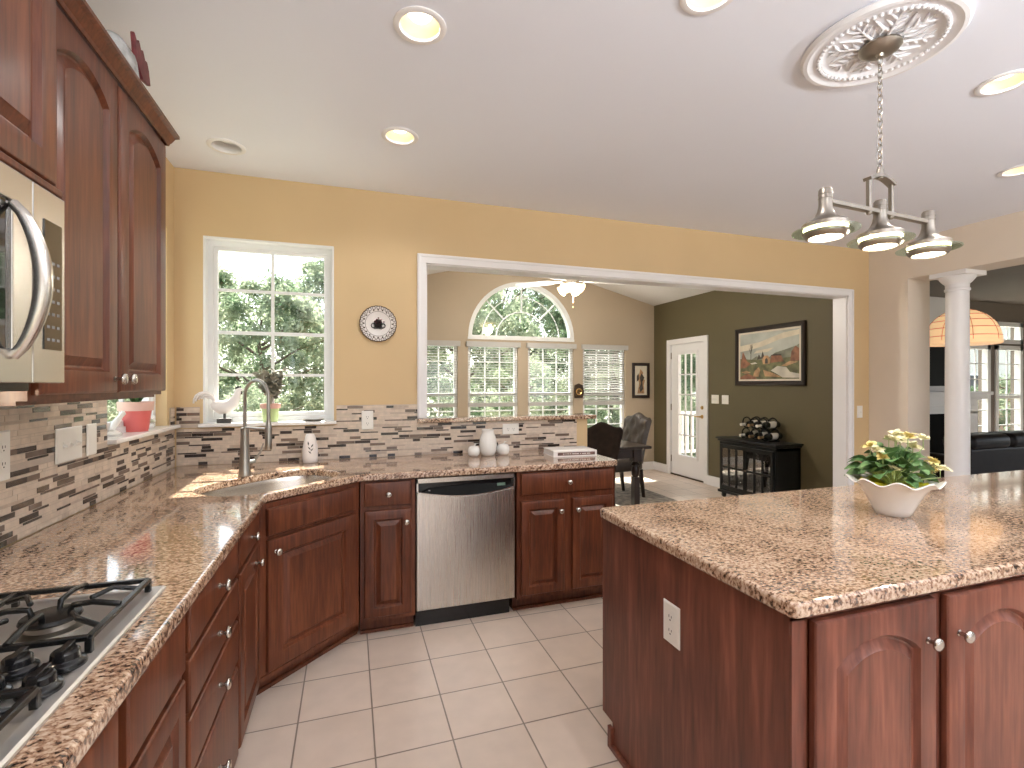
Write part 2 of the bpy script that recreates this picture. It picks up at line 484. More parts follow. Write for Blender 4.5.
# recessed light positions: x, y, lit
CANS = [(.242,1.79,1),(.25,2.62,1),(-.64,3.03,0),(1.135,1.335,1),(2.68,1.335,1),(3.86,1.85,1),
        (.25,.85,1),(1.15,0.1,1),(2.7,0.1,1),(3.9,.6,1),(1.15,-1.3,1),(2.7,-1.3,1),(.0,-1.3,1),(4.0,-1.3,1),(1.2,-2.8,1),(3.2,-2.8,1)]
mb = MB(); mb.slab(rect(-1.13,-4.1,4.80,3.42), [circ(x, y, .072) for x, y, l in CANS], ID, CEIL, CEIL + .10)
struct(mb.build('ceiling', 'ceiling_paint'))
mb = MB(); mb.slab(rect(4.80,-4.1,12.1,5.12), [], ID, CEIL, CEIL + .10)
struct(mb.build('ceiling', 'greige_paint'))
# vaulted ceiling of the family room: ridge along y at x = 2.41
RX, RZ, EZ = 2.41, 3.30, 2.70
mb = MB()
mb.prism([(-.10,EZ-.03),(RX,RZ),(4.92,EZ-.03),(4.92,EZ+.10),(RX,RZ+.13),(-.10,EZ+.10)], 3.55, 7.08, XZ)
struct(mb.build('ceiling', 'white_ceiling'))

# back wall of the kitchen, with the window and the wide opening
mb = MB()
mb.slab([(-1.13,0),(1.75,0),(1.75,1.14),(.50,1.14),(.50,2.252),(4.50,2.252),(4.50,0),(4.79,0),(4.79,CEIL),(4.79,3.45),(.03,3.45),(-.1,CEIL+.1),(-1.13,CEIL+.1)],
        [rect(-.849,1.15,-.099,2.315)], XZ, 3.42, 3.55)
by_normal(mb, lambda n, c: 1 if (n.y > .5 and c.x > .0) else 0)
struct(mb.build('wall_back', ['yellow_paint', 'beige_paint']))
# left wall
mb = MB(); mb.slab(rect(-4.1,0,3.42,CEIL), [rect(2.55,1.15,3.30,2.315)], YZ, -1.0, -1.13)
struct(mb.build('wall_left', 'yellow_paint'))
# pier at the right end of the back wall, header beam above the columns
mb = MB(); mb.box((4.79,3.07,0),(5.08,3.548,CEIL)); mb.box((4.79,-4.1,2.361),(5.08,3.07,CEIL))
struct(mb.build('wall_right', 'cream_paint'))
# olive wall of the family room, with the door opening
mb = MB(); mb.slab(rect(3.55,0,7.08,EZ+.02), [rect(5.72,.0,6.52,2.045)], YZ, 4.785, 4.92)
by_normal(mb, lambda n, c: 0 if n.x < .5 else 1)
struct(mb.build('wall_olive', ['olive_paint', 'house_siding']))
mb = MB(); mb.box((-.10,3.55,0),(.03,7.08,EZ+.02))
struct(mb.build('wall_family_left', 'beige_paint'))
# far window wall
WX = [(.72,1.48),(1.63,2.40),(2.56,3.32),(3.48,4.24)]
arch = [(2.477 + .82 * math.cos(PI * k / 28), 2.10 + .82 * math.sin(PI * k / 28)) for k in range(29)]
mb = MB()
mb.slab([(.03,0),(4.79,0),(4.79,EZ),(RX,RZ+.05),(.03,EZ)], [rect(a,.52,b,2.0) for a, b in WX] + [arch], XZ, 6.95, 7.08)
struct(mb.build('wall_far', 'beige_paint'))
# living room walls
mb = MB()
LW = [(9.10,9.62),(9.85,10.45),(10.68,11.2)]
mb.slab(rect(4.79,0,12.1,CEIL), [rect(a,.48,b,2.0) for a, b in LW] + [rect(a,2.09,b,2.38) for a, b in LW], XZ, 5.0, 5.12)
struct(mb.build('wall_living_far', 'greige_paint'))
mb = MB(); mb.slab(rect(-4.1,0,5.12,CEIL), [rect(-2.6,.5,-.6,2.2), rect(1.0,.5,2.8,2.2)], YZ, 12.0, 12.13)
struct(mb.build('wall_living_right', 'greige_paint'))
mb = MB(); mb.slab(rect(-1.13,0,12.1,CEIL), [rect(-.2,.3,1.6,2.25), rect(2.2,.3,4.2,2.25), rect(6.2,.5,8.6,2.25)], XZ, -4.0, -4.12)  # openings added to let in fill daylight from behind the camera
struct(mb.build('wall_south', 'yellow_paint'))

# opening casing and jambs (trim)
mb = MB()
mb.prism([(.442,1.1725),(.502,1.1725),(.502,2.247),(4.498,2.247),(4.498,.001),(4.560,.001),(4.560,2.312),(.442,2.312)], 3.398, 3.4195, XZ)
mb.prism([(.447,1.173),(.464,1.173),(.464,2.290),(4.538,2.290),(4.538,.002),(4.555,.002),(4.555,2.307),(.447,2.307)], 3.390, 3.3985, XZ)
mb.prism([(.4985,1.173),(.512,1.173),(.512,2.240),(4.488,2.240),(4.488,.002),(4.4995,.002),(4.4995,2.2515),(.4985,2.2515)], 3.4205, 3.556, XZ)
struct(mb.build('trim_1', 'white_trim', bevel=.003))
# baseboards in view
mb = MB(); mb.box((4.760,3.57,0),(4.785,5.655,.13)); mb.box((4.760,6.585,0),(4.785,6.95,.13)); mb.box((4.755,3.57,0),(4.785,5.655,.015))
struct(mb.build('baseboard_olive', 'white_trim', bevel=.004))
mb = MB(); mb.box((.03,6.925,0),(4.76,6.95,.13)); struct(mb.build('baseboard_far', 'white_trim', bevel=.004))
mb = MB(); mb.box((4.562,3.40,0),(4.775,3.42,.11)); mb.box((4.768,3.05,0),(4.79,3.42,.11)); mb.box((4.768,3.048,0),(5.08,3.07,.11))
struct(mb.build('baseboard_pier', 'white_trim', bevel=.004))

# ---------------------------------------------------------------- kitchen windows
def kitchen_window(name, M, w, lined=True):
    """local x across, y up from the sill (0..1.155), z towards the outside; recess lined in white"""
    H = 1.165; root = MB()
    fw = .042
    root.ring(0, 0, w, H, fw, M, .055, .115, wb=.05, wt=.045)
    if lined: root.ring(.0005, .0205, w-.0005, H-.0005, .012, M, -.002, .0549, wb=.001)
    o = struct(root.build(name, 'white_vinyl', bevel=.003))
    s = MB()
    g0, g1, h0, h1 = fw, w - fw, .05, H - .045
    s.ring(g0, h0, g1, h1, .022, M, .066, .095, wb=.03, wt=.02)
    s.build('window_frame', 'white_vinyl', o, bevel=.002)
    t = MB(); mid = (g0 + g1) / 2
    t.box((mid-.009,h0+.02,.0695),(mid+.009,h1-.01,.0885), 0, M)
    for k in (1, 2, 3):
        y = h0 + (h1 - h0) * k / 4; hh = .009 if k != 2 else .011
        t.box((g0,y-hh,.07),(g1,y+hh,.088), 0, M)
    t.build('muntins', 'white_vinyl', o)
    g = MB(); g.box((g0,h0,.078),(g1,h1,.081), 0, M); g.build('window_pane', 'window_glass', o)
    return o
Mb = Matrix(((1,0,0,-.849),(0,0,1,3.42),(0,1,0,1.15),(0,0,0,1)))
w1 = kitchen_window('window_1', Mb, .75)
s = MB(); s.box((-.865,3.375,1.148),(-.083,3.49,1.170)); s.build('window_sill', 'sill_marble', w1, bevel=.005)
Ml = Matrix(((0,0,-1,-1.0),(1,0,0,2.55),(0,1,0,1.15),(0,0,0,1)))
w2 = kitchen_window('window_2', Ml, .75, False)
s = MB(); s.box((-.955,2.545,1.148),(-1.07,3.385,1.170)); s.build('window_sill', 'sill_marble', w2, bevel=.005)

# ---------------------------------------------------------------- family room windows
def far_window(k, a, b):
    m = MB(); z0, z1 = .52, 2.0
    m.ring(a, z0, b, z1, .045, XZ, 6.985, 7.05)
    zr = 1.26; m.box((a+.04,6.981,zr-.02),(b-.04,7.04,zr+.02))
    o = struct(m.build('window_%d' % k, 'white_vinyl', bevel=.003))
    t = MB()
    for i in (1, 2):
        x = a + .045 + (b - a - .09) * i / 3; t.box((x-.009,7.0045,z0+.05),(x+.009,7.0225,z1-.045))
    for z in (.765,1.01,1.50,1.735): t.box((a+.045,7.005,z-.009),(b-.045,7.022,z+.009))
    t.build('muntins', 'white_vinyl', o)
    g = MB(); g.box((a+.045,7.012,z0+.05),(b-.045,7.015,z1-.045)); g.build('window_pane', 'window_glass', o)
    s = MB(); s.box((a-.04,6.915,z0-.03),(b+.04,6.99,z0)); s.build('window_sill', 'white_trim', o, bevel=.004)
for k, (a, b) in enumerate(WX): far_window(3 + k, a, b)
# arched window
m = MB(); c0 = (2.477, 2.10)
def arc(r, n=28, y=0): return [(c0[0] + r*math.cos(PI*k/n), y, c0[1] + r*math.sin(PI*k/n)) for k in range(n+1)]
for (r0, r1, y0, y1) in ((.845,.815,6.938,6.949), (.82,.785,6.95,7.05)):
    A = [[p for p in arc(r0, y=y0)], [p for p in arc(r1, y=y0)], [p for p in arc(r1, y=y1)], [p for p in arc(r0, y=y1)]]
    A.append(A[0]); m.loops(A, False)
m.box((c0[0]-.85,6.936,2.065),(c0[0]+.85,6.9495,2.10)); m.box((c0[0]-.815,6.951,2.085),(c0[0]+.815,7.049,2.13))
o = struct(m.build('window_7', 'white_vinyl'))
t = MB()
t.tube(arc(.40, y=7.01), .010, 6)
t.box((c0[0]-.010,7.0,2.50),(c0[0]+.010,7.02,2.86))
t.tube(arc(.62, y=7.01), .008, 6)
for a in (45, 135):
    d = math.radians(a); t.bar((c0[0]+.40*math.cos(d),7.01,c0[1]+.40*math.sin(d)),(c0[0]+.77*math.cos(d),7.01,c0[1]+.77*math.sin(d)),.02,.018)
t.build('muntins', 'white_vinyl', o)
g = MB(); g.slab([(c0[0] + .79*math.cos(PI*k/28), c0[1] + .79*math.sin(PI*k/28)) for k in range(29)], [], XZ, 7.012, 7.015); g.build('window_pane', 'window_glass', o)

# living room windows (with transoms)
def living_window(k, a, b, z0, z1, rail, rows, cols=2):
    m = MB()
    m.box((a-.05,4.98,z0-.05),(a+.02,5.06,z1+.05)); m.box((b-.02,4.98,z0-.05),(b+.05,5.06,z1+.05)); m.box((a-.05,4.98,z1-.02),(b+.05,5.06,z1+.05)); m.box((a-.05,4.98,z0-.05),(b+.05,5.06,z0+.02))
    if rail: m.box((a,4.99,rail-.025),(b,5.05,rail+.025))
    o = struct(m.build('window_%d' % k, 'white_vinyl'))
    t = MB()
    for i in range(1, cols + 1):
        x = a + (b - a) * i / (cols + 1); t.box((x-.008,5.01,z0),(x+.008,5.03,z1))
    for i in range(1, rows):
        z = z0 + (z1 - z0) * i / rows; t.box((a,5.01,z-.008),(b,5.03,z+.008))
    t.build('muntins', 'white_vinyl', o)
    g = MB(); g.box((a,5.018,z0),(b,5.021,z1)); g.build('window_pane', 'window_glass', o)
k = 8
for a, b in LW:
    living_window(k, a, b, .50, 1.98, 1.2, 6, 1); k += 1
    living_window(k, a, b, 2.11, 2.36, None, 1, 1); k += 1

# ---------------------------------------------------------------- patio door in the olive wall
m = MB()
m.prism([(5.655,0),(5.735,0),(5.735,2.02),(6.505,2.02),(6.505,0),(6.585,0),(6.585,2.10),(5.655,2.10)], 4.765, 4.7845, YZ)
m.prism([(5.7205,.02),(5.738,.02),(5.738,2.026),(6.502,2.026),(6.502,.02),(6.5195,.02),(6.5195,2.0445),(5.7205,2.0445)], 4.7855, 4.92, YZ)
m.box((4.785,5.74,0),(4.92,6.50,.018), 1)
d = struct(m.build('door_1', ['white_trim', 'bronze_iron'], bevel=.002))
m = MB(); Y0, Y1 = 5.742, 6.498; gy0, gy1, gz0, gz1 = 5.93, 6.33, .33, 1.86
m.slab(rect(Y0,.02,Y1,2.022), [rect(gy0,gz0,gy1,gz1)], YZ, 4.80, 4.845)
m.slab(rect(gy0-.045,gz0-.045,gy1+.045,gz1+.045), [rect(gy0,gz0,gy1,gz1)], YZ, 4.79, 4.802)
m.build('door_panel', 'white_trim', d, bevel=.003)
m = MB()
for i in (1, 2): y = gy0 + (gy1-gy0)*i/3; m.box((4.812,y-.010,gz0),(4.832,y+.010,gz1))
for i in range(1, 5): z = gz0 + (gz1-gz0)*i/5; m.box((4.812,gy0,z-.010),(4.832,gy1,z+.010))
m.build('muntins', 'white_trim', d)
m = MB(); m.box((4.82,gy0,gz0),(4.824,gy1,gz1)); m.build('window_pane', 'window_glass', d)
m = MB(); hy = 5.80
m.lathe([(.028,0),(.028,.006),(.012,.01),(.012,.05)], (4.80,hy,.94), (-1,0,0), 16)
m.tube([(4.755,hy,.94),(4.752,hy+.03,.94),(4.752,hy+.11,.937)], .009, 8)
m.build('door_handle', 'brass', d, smooth=40)
m = MB(); m.lathe([(.027,0),(.027,.008),(.018,.014),(.016,.02)], (4.80,hy,1.07), (-1,0,0), 16); m.build('deadbolt', 'brass', d, smooth=40)
for z in (.25,1.05,1.85):
    m = MB(); m.box((4.785,6.497,z-.05),(4.798,6.51,z+.05)); m.build('hinge', 'satin_nickel', d)

# ---------------------------------------------------------------- column under the beam
m = MB(); CX, CY = 4.93, 2.77
m.lathe([(.105,0),(.105,.06),(.092,.075),(.098,.095),(.088,.115),(.082,.14),(.083,.9),(.078,2.08),(.078,2.20),(.086,2.205),(.086,2.222),(.079,2.227),(.080,2.26),(.096,2.275),(.118,2.305),(.124,2.322)], (CX,CY,0), (0,0,1), 36)
m2 = MB()
c = thing('column', 'round white column standing beside the cream pier', 'column', (CX, CY, 0))
m.build('shaft', 'white_trim', c, smooth=45)
m2.box((CX-.135,CY-.135,2.322),(CX+.135,CY+.135,2.361)); m2.build('capital', 'white_trim', c, bevel=.004)
m2 = MB(); m2.box((CX-.125,CY-.125,0),(CX+.125,CY+.125,.05)); m2.build('base', 'white_trim', c, bevel=.004)

# ---------------------------------------------------------------- outside
m = MB(); m.box((-60,-50,-.9),(70,60,-.55)); struct(m.build('ground', 'lawn'))
m = MB(); m.box((-2.2,3.55,2.72),(-.1,3.98,2.86)); m.box((-1.95,2.0,2.72),(-1.13,3.55,2.86)); struct(m.build('sun_cutting_eave', 'white_trim'))  # unseen eave, added to cut the sun patch on the worktop
deck = thing('deck', 'pale wooden deck with a white railing outside the glazed door', 'deck', (7.3,6.6,-.55))
m = MB()
for i in range(30): m.box((4.95+i*.16,5.2,-.17),(4.95+i*.16+.15,8.4,-.12))
for x in (5.1,7.2,9.5):
    for y in (5.3,8.2): m.box((x,y,-.56),(x+.1,y+.1,-.17))
m.build('deck_boards', 'concrete_deck', deck)
m = MB()
for z in (.02,.80): m.box((4.95,8.25,z),(9.75,8.31,z+.05))
for z in (.02,.80): m.box((9.68,5.2,z),(9.74,8.3,z+.05))
for i in range(38): m.box((4.98+i*.125,8.265,.05),(5.01+i*.125,8.295,.80))
for i in range(24): m.box((9.695,5.22+i*.127,.05),(9.725,5.25+i*.127,.80))
for x, y in ((4.97,8.24),(7.3,8.24),(9.66,8.24),(9.66,5.2)): m.box((x,y,-.12),(x+.1,y+.1,.92))
m.build('railing', 'white_trim', deck)

def house(loc, rz, w, dep, h, label):
    t = thing('house', label, 'house', loc, rz)
    M = ROOTM[t.name]
    m = MB(); m.box((-w/2,0,0),(w/2,dep,h), 0, M); m.build('wall', 'house_siding', t)
    m = MB()
    m.box((-w/2-.02,-.05,0),(w/2+.02,0.0,h*.36), 0, M); m.build('brick_base', 'house_brick', t)
    m = MB(); R = [(-.6,h),(dep/2,h+2.4),(dep+.6,h),(dep+.6,h-.2),(dep/2,h+2.2),(-.6,h-.2)]
    m.loops([[(-w/2-.5,y,z) for y, z in R],[(w/2+.5,y,z) for y, z in R]], True, True, True, 0, M); m.build('roof', 'roof_shingle', t)
    for i, x in enumerate((-w*.3, 0, w*.3)):
        for z in (1.0, 3.6):
            if z + 1.4 > h: continue
            m = MB(); m.box((x-.5,-.08,z),(x+.5,-.01,z+1.4), 0, M)
            f = m.build('window', 'white_trim', t)
            m = MB(); m.box((x-.42,-.10,z+.08),(x+.42,-.08,z+1.32), 0, M); m.build('pane', 'black_glass', f)
house((25.0,13.5,-.55), -.35, 12, 7, 5.4, 'pale sided neighbouring house outside the living room windows')

# trees: three kinds, copied
def tree_proto(name, h, r, seed, mat, nclump=190, per=130, leafs=.075, label=''):
    rnd = random.Random(seed)
    t = thing(name, label, 'tree', (0,0,-40))
    m = MB(); z0 = -40
    pts = []
    x = y = 0
    for k in range(7):
        pts.append((x, y, z0 + h * .8 * k / 6)); x += rnd.uniform(-.1,.1); y += rnd.uniform(-.1,.1)
    m.tube(pts, [.13*(1-.8*k/6)*h/5 for k in range(7)], 8)
    for k in range(9):
        a = rnd.uniform(0, 2*PI); zz = z0 + h * rnd.uniform(.3,.7); L = r * rnd.uniform(.5,.85)
        m.tube([(0,0,zz),(L*.5*math.cos(a),L*.5*math.sin(a),zz+L*.35),(L*math.cos(a),L*math.sin(a),zz+L*.55)],[.045,.03,.012],6)
    m.build('trunk', 'bark', t)
    m = MB(); V = []; F = []
    for c in range(nclump):
        u = rnd.random(); a = rnd.uniform(0, 2*PI); zz = rnd.uniform(.05, 1.0)
        rr = r * math.sqrt(max(.05, 1 - (2*zz-.85)**2 * .75)) * (.35 + .65 * math.sqrt(u))
        cx, cy, cz = rr*math.cos(a), rr*math.sin(a), z0 + h*zz
        cr = rnd.uniform(.25,.5) * r * .36
        for i in range(per):
            d = Vector((rnd.gauss(0,1), rnd.gauss(0,1), rnd.gauss(0,.7))).normalized() * cr * rnd.uniform(.5,1.1)
            p = Vector((cx, cy, cz)) + d
            n = (d.normalized() * .6 + Vector((rnd.gauss(0,.6), rnd.gauss(0,.6), rnd.gauss(.3,.6)))).normalized()
            s_ = n.orthogonal().normalized(); q = n.cross(s_)
            an = rnd.uniform(0, PI); s_, q = s_*math.cos(an)+q*math.sin(an), q*math.cos(an)-s_*math.sin(an)
            l = leafs * rnd.uniform(.6,1.3)
            b0 = len(V)
            V += [p - s_*l, p + q*l*.42, p + s_*l, p - q*l*.42]; F.append((b0,b0+1,b0+2,b0+3))
    me = bpy.data.meshes.new('foliage'); me.from_pydata([v - Vector((0,0,z0)) for v in V], [], F)
    me.materials.append(MATS[mat])
    o = bpy.data.objects.new('foliage', me); COL.objects.link(o); o.parent = t
    return t
TA = tree_proto('leafy_tree', 5.2, 2.3, 1, 'foliage_light')
TB = tree_proto('leafy_tree', 6.4, 2.5, 2, 'foliage_dark', 170, 140)
TC = tree_proto('leafy_tree', 3.4, 2.0, 3, 'foliage_light', 110, 150, .055)
spots = [  # proto, x, y, rz, scale, label
 (TA,-2.0,13.0,0,.84,'light green tree filling the middle of the kitchen window by the faucet'),
 (TC,-1.6,8.6,1,.55,'low pale bush in the lower middle of the kitchen window by the faucet'),
 (TB,-6.6,14.2,2,.9,'darker tree at the left edge of the kitchen window by the faucet'),
 (TC,-4.0,8.6,2.2,.62,'low bush seen behind the white rooster in the kitchen window'),
 (TA,3.0,13.4,3,1.0,'light tree seen through the leftmost tall family room window'),
 (TB,7.9,13.6,4,1.0,'dark tree seen behind the left half of the arched window'),
 (TA,6.0,19.6,5,1.45,'tall light tree at the back behind the arched window'),
 (TA,-.6,18.6,5.5,1.2,'tall light tree at the back left, behind the arched window'),
 (TC,3.2,9.4,1.5,.72,'low light bush outside the second tall family room window'),
 (TC,6.4,10.0,2.5,.72,'low light bush outside the third tall family room window'),
 (TA,12.8,14.4,.7,1.0,'light tree outside the rightmost tall family room window'),
 (TB,13.6,9.6,1.7,.75,'dark tree beyond the deck railing, seen through the glazed door'),
 (TA,18.0,13.2,2.7,1.0,'light tree beyond the deck, at the right of the glazed door'),
 (TB,13.4,22.0,2.7,1.35,'tall dark tree at the back beyond the deck'),
 (TA,-6.8,21.8,.9,1.4,'tall light tree at the back left of the kitchen window by the faucet'),
 (TA,-13.2,19.5,.9,1.2,'tall light tree far left, behind the darker tree in the kitchen window'),
 (TA,-7.5,7.0,.4,.95,'light tree outside the window behind the red pot'),
 (TC,-4.3,4.2,1.4,.7,'low bush outside the window behind the red pot'),
 (TC,17.5,8.3,.4,.7,'low bush outside the living room windows'),
]
for i, (pr, x, y, rz, sc, lab) in enumerate(spots):
    o = copy_tree(pr, (x, y, -.55), rz, lab, 'garden trees seen through the windows'); o.scale = (sc, sc, sc)
for pr in (TA, TB, TC):
    for ch in list(pr.children): bpy.data.objects.remove(ch)
    bpy.data.objects.remove(pr)
# ================================================================== KITCHEN
# ---- mosaic backsplash: rows of thin strips, really tiled
def mosaic(name, M, regions, label, seed):
    """M: local x along the wall, y up, z out of the wall; regions = [(x0, x1, z0, z1)]"""
    rnd = random.Random(seed)
    t = MB()
    for (x0, x1, z0, z1) in regions: t.box((x0,z0,.000),(x1,z1,.006), 0, M)
    g = .0012
    zmin = min(r[2] for r in regions); zmax = max(r[3] for r in regions)
    xmin = min(r[0] for r in regions); xmax = max(r[1] for r in regions)
    z = zmin; row = 0
    pat = [.0200,.0185,.0095,.0200,.0095,.0185,.0200,.0095]
    while z < zmax - .004:
        h = pat[row % len(pat)]; row += 1
        zt = min(z + h, zmax); x = xmin - rnd.uniform(0, .12); last = 0
        while x < xmax:
            if h < .01: L = rnd.choice((.10,.13,.16,.09)); wts = (40,12,14,38)
            else: L = rnd.choice((.05,.07,.10,.13,.15,.07)); wts = (54,8,16,24)
            mi = rnd.choices((1,2,3,4), wts)[0]
            if mi == last and mi > 2: mi = 1
            if mi > 2: L = min(L, .115)
            last = mi
            for (a, b, c, d) in regions:
                xa, xb = max(x + g, a), min(x + L - g, b)
                if xb - xa > .004 and zt - g <= d + .0005 and z + g >= c - .0005:
                    dz = .0075 if mi < 3 else .0082
                    v = [(xa,z+g,dz),(xb,z+g,dz),(xb,zt-g,dz),(xa,zt-g,dz),(xa,z+g,.005),(xb,z+g,.005),(xb,zt-g,.005),(xa,zt-g,.005)]
                    t._faces(v, [(0,1,2,3),(4,5,1,0),(5,6,2,1),(6,7,3,2),(7,4,0,3)], mi, M)
            x += L
        z = zt
    o = t.build(name, ['grout','tile_beige','tile_tan','tile_brown','tile_dark'], recalc=False)
    return tag(o, label, 'backsplash')
ML = Matrix(((0,0,1,-.998),(1,0,0,0),(0,1,0,0),(0,0,0,1)))
MBk = Matrix(((1,0,0,0),(0,0,-1,3.418),(0,1,0,0),(0,0,0,1)))
mosaic('tile_backsplash', ML, [(-.45,2.545,CT,1.146),(2.545,3.40,CT,1.146),(-.45,2.545,1.146,1.372),(3.335,3.40,1.17,1.27)], 'beige and brown strip mosaic backsplash on the left wall under the cabinets', 11)
mosaic('tile_backsplash', MBk, [(-.985,1.655,CT,1.138),(-.985,-.865,1.146,1.27),(-.083,.442,1.138,1.27)], 'beige and brown strip mosaic backsplash behind the sink and dishwasher', 12)

# ---- worktops
def poly_round(pts, r):
    return pts
def superell(cx, cy, a, b, ang, n=40, e=2.9):
    out = []
    for i in range(n):
        t = 2*PI*i/n; c, s_ = math.cos(t), math.sin(t)
        x = a * abs(c)**(2/e) * (1 if c >= 0 else -1); y = b * abs(s_)**(2/e) * (1 if s_ >= 0 else -1)
        out.append((cx + x*math.cos(ang) - y*math.sin(ang), cy + x*math.sin(ang) + y*math.cos(ang)))
    return out
SC = (-.375, 2.745); SA = PI/4
mb = MB()
outl = [(-.990,-.45),(-.355,-.45),(-.355,2.395),(-.345,2.43),(.030,2.757),(.07,2.775),(1.62,2.775),(1.645,2.79),(1.655,2.82),(1.655,3.408),(-.990,3.408)]
mb.slab(outl, [superell(SC[0], SC[1], .345, .215, SA)], ID, CT-.038, CT)
o = mb.build('worktop', 'granite', bevel=.009, seg=3)
tag(o, 'brown speckled granite worktop running along both walls around the corner sink', 'countertop')
mb = MB(); mb.slab([(.4425,3.385),(1.80,3.385),(1.82,3.40),(1.82,3.60),(.502,3.60),(.502,3.4195),(.4425,3.4195)], [], ID, 1.141, 1.172)
tag(mb.build('bar_ledge', 'granite', bevel=.006, seg=3), 'narrow granite ledge capping the half wall below the wide opening', 'ledge')
mb = MB(); mb.slab([(.94,.85),(.955,.835),(3.88,.835),(3.90,.85),(3.90,1.73),(3.88,1.745),(.955,1.745),(.94,1.73)], [], ID, CT-.038, CT)
tag(mb.build('island_worktop', 'granite_lit', bevel=.010, seg=3), 'speckled, reflection-lightened granite worktop of the island under the hanging lamp', 'countertop')

# ---- doors, drawers and knobs
def loopshape(w, h, inset, arch, n=14):
    """closed outline inside a w x h panel; arch = rise of the top edge"""
    x0, x1, y0, y1 = inset, w - inset, inset, h - inset
    pts = [(x0, y0), (x1, y0)]
    for k in range(n + 1):
        t = k / n; x = x1 + (x0 - x1) * t
        pts.append((x, y1 - arch + arch * math.sin(PI * t) ** .8))
    return pts
def panel_door(name, M, w, h, parent, mat='cherry_wood', arch=0.0, frame=.055, t=.020, slab=False):
    m = MB()
    if slab:
        L = []
        for ins, d in ((0,0),(0,t-.006),(.003,t-.002),(.009,t)):
            L.append([(x, y, d) for x, y in loopshape(w, h, ins, 0)])
        m.loops(L, True, True, True, 0, M)
    else:
        A = arch
        L = []
        for ins, d in ((0,0),(0,t-.006),(.003,t-.002),(.008,t)):
            L.append([(x, y, d) for x, y in loopshape(w, h, ins, 0)])
        for ins, d in ((frame,t),(frame+.004,t-.006),(frame+.008,t-.013),(frame+.014,t-.014),(frame+.034,t-.004),(frame+.037,t-.001)):
            L.append([(x, y, d) for x, y in loopshape(w, h, ins, A * (w - 2*ins) / (w - 2*frame))])
        m.loops(L, True, True, True, 0, M)
    return m.build(name, mat, parent, smooth=28)
def knob(parent, M, x, y, t=.02, name='knob'):
    m = MB(); p = M @ Vector((x, y, t)); ax = (M.to_3x3() @ Vector((0, 0, 1)))
    m.lathe([(.0085,-.001),(.0085,.002),(.0055,.004),(.0050,.014),(.0075,.017),(.0155,.020),(.0168,.024),(.0140,.029),(.006,.0315)], p, ax, 18)
    o = m.build(name, 'nickel', parent, smooth=50)
    o['label'] = 'satin nickel knob'
    return o
def carcass(t, a, b, mat='cherry_wood', toe=None, holes=None):
    m = MB(); m.box(a, b); return m.build('cabinet_body', mat, t, bevel=.001)

def left_cab(label, y0, y1, drawers, doors, knobs=True, dz=()):
    """cabinet of the left run: face plane x = -.385, fronts 2 cm proud"""
    t = thing('base_cabinet', label, 'cabinet', (-.70, (y0+y1)/2, 0))
    m = MB(); m.box((-.99,y0+.001,.10),(-.385,y1-.001,CT-.040))
    m.build('cabinet_body', 'cherry_wood', t)
    m = MB(); m.box((-.98,y0+.001,.001),(-.47,y1-.001,.10)); m.box((-.47,y0+.001,.001),(-.455,y1-.001,.018)); m.build('toe_kick', 'cherry_wood', t)
    for (a, b, z0, z1, kn) in drawers:
        M = frameM((-.385, a, z0), (0,1,0), (1,0,0))
        d = panel_door('drawer', M, b-a, z1-z0, t, slab=True)
        if kn: knob(d, M, (b-a)/2 , (z1-z0)/2)
    for (a, b, z0, z1, kx) in doors:
        M = frameM((-.385, a, z0), (0,1,0), (1,0,0))
        d = panel_door('door', M, b-a, z1-z0, t)
        if kx is not None: knob(d, M, kx, (z1-z0)-.06)
    return t
left_cab('cherry base cabinet nearest the camera end of the left run', -.44, .60, [(-.42,.07,.745,.870,1),(.09,.58,.745,.870,1)], [(-.42,.07,.12,.725,.45),(.09,.58,.12,.725,.04)])
left_cab('cherry base cabinet directly under the gas cooktop, with false fronts and doors', .601, 1.357, [(.62,.985,.735,.870,0),(1.025,1.335,.735,.870,0)], [(.62,.985,.12,.715,.33),(1.025,1.335,.12,.715,.035)])
left_cab('cherry cabinet with a stack of four knobbed drawers beside the cooktop', 1.358, 1.925, [(1.372,1.908,.758,.872,1),(1.372,1.908,.612,.738,1),(1.372,1.908,.452,.592,1),(1.372,1.908,.125,.432,1)], [])
left_cab('narrow cherry base cabinet between the four drawers and the angled sink cabinet', 1.926, 2.37, [(1.945,2.32,.755,.870,1)], [(1.945,2.32,.12,.735,.29)])

# angled sink cabinet
P0 = Vector((-.385, 2.372, 0)); P1 = Vector((.048, 2.800, 0)); du = (P1 - P0).normalized(); dn = Vector((du.y, -du.x, 0)); DW_ = (P1 - P0).length
t = thing('sink_cabinet', 'angled cherry corner cabinet with one large door below the sink', 'cabinet', (-.62, 3.0, 0))
m = MB()
Cc = [(-.385,2.372),(.048,2.800),(.048,3.40),(-.98,3.40),(-.98,2.372)]
def ring_prism(m, pts, th, z0, z1):
    n = len(pts); cx = sum(p[0] for p in pts)/n; cy = sum(p[1] for p in pts)/n
    inn = [(x + (cx-x)*th, y + (cy-y)*th) for x, y in pts]
    A = [[(x,y,z0) for x,y in pts],[(x,y,z1) for x,y in pts],[(x,y,z1) for x,y in inn],[(x,y,z0) for x,y in inn]]; A.append(A[0])
    m.loops(A, True)
ring_prism(m, Cc, .05, .10, CT-.040); m.prism([(x*.98,y) for x,y in Cc], .10, .12)
m.build('cabinet_body', 'cherry_wood', t)
m = MB(); q0 = P0 - dn*.085; q1 = P1 - dn*.085
m.prism([(q0.x-.0,q0.y),(q1.x+.06,q1.y+.06),(.048,2.925),(.048,3.38),(-.96,3.38),(-.96,q0.y)], .001, .10); m.build('toe_kick', 'cherry_wood', t)
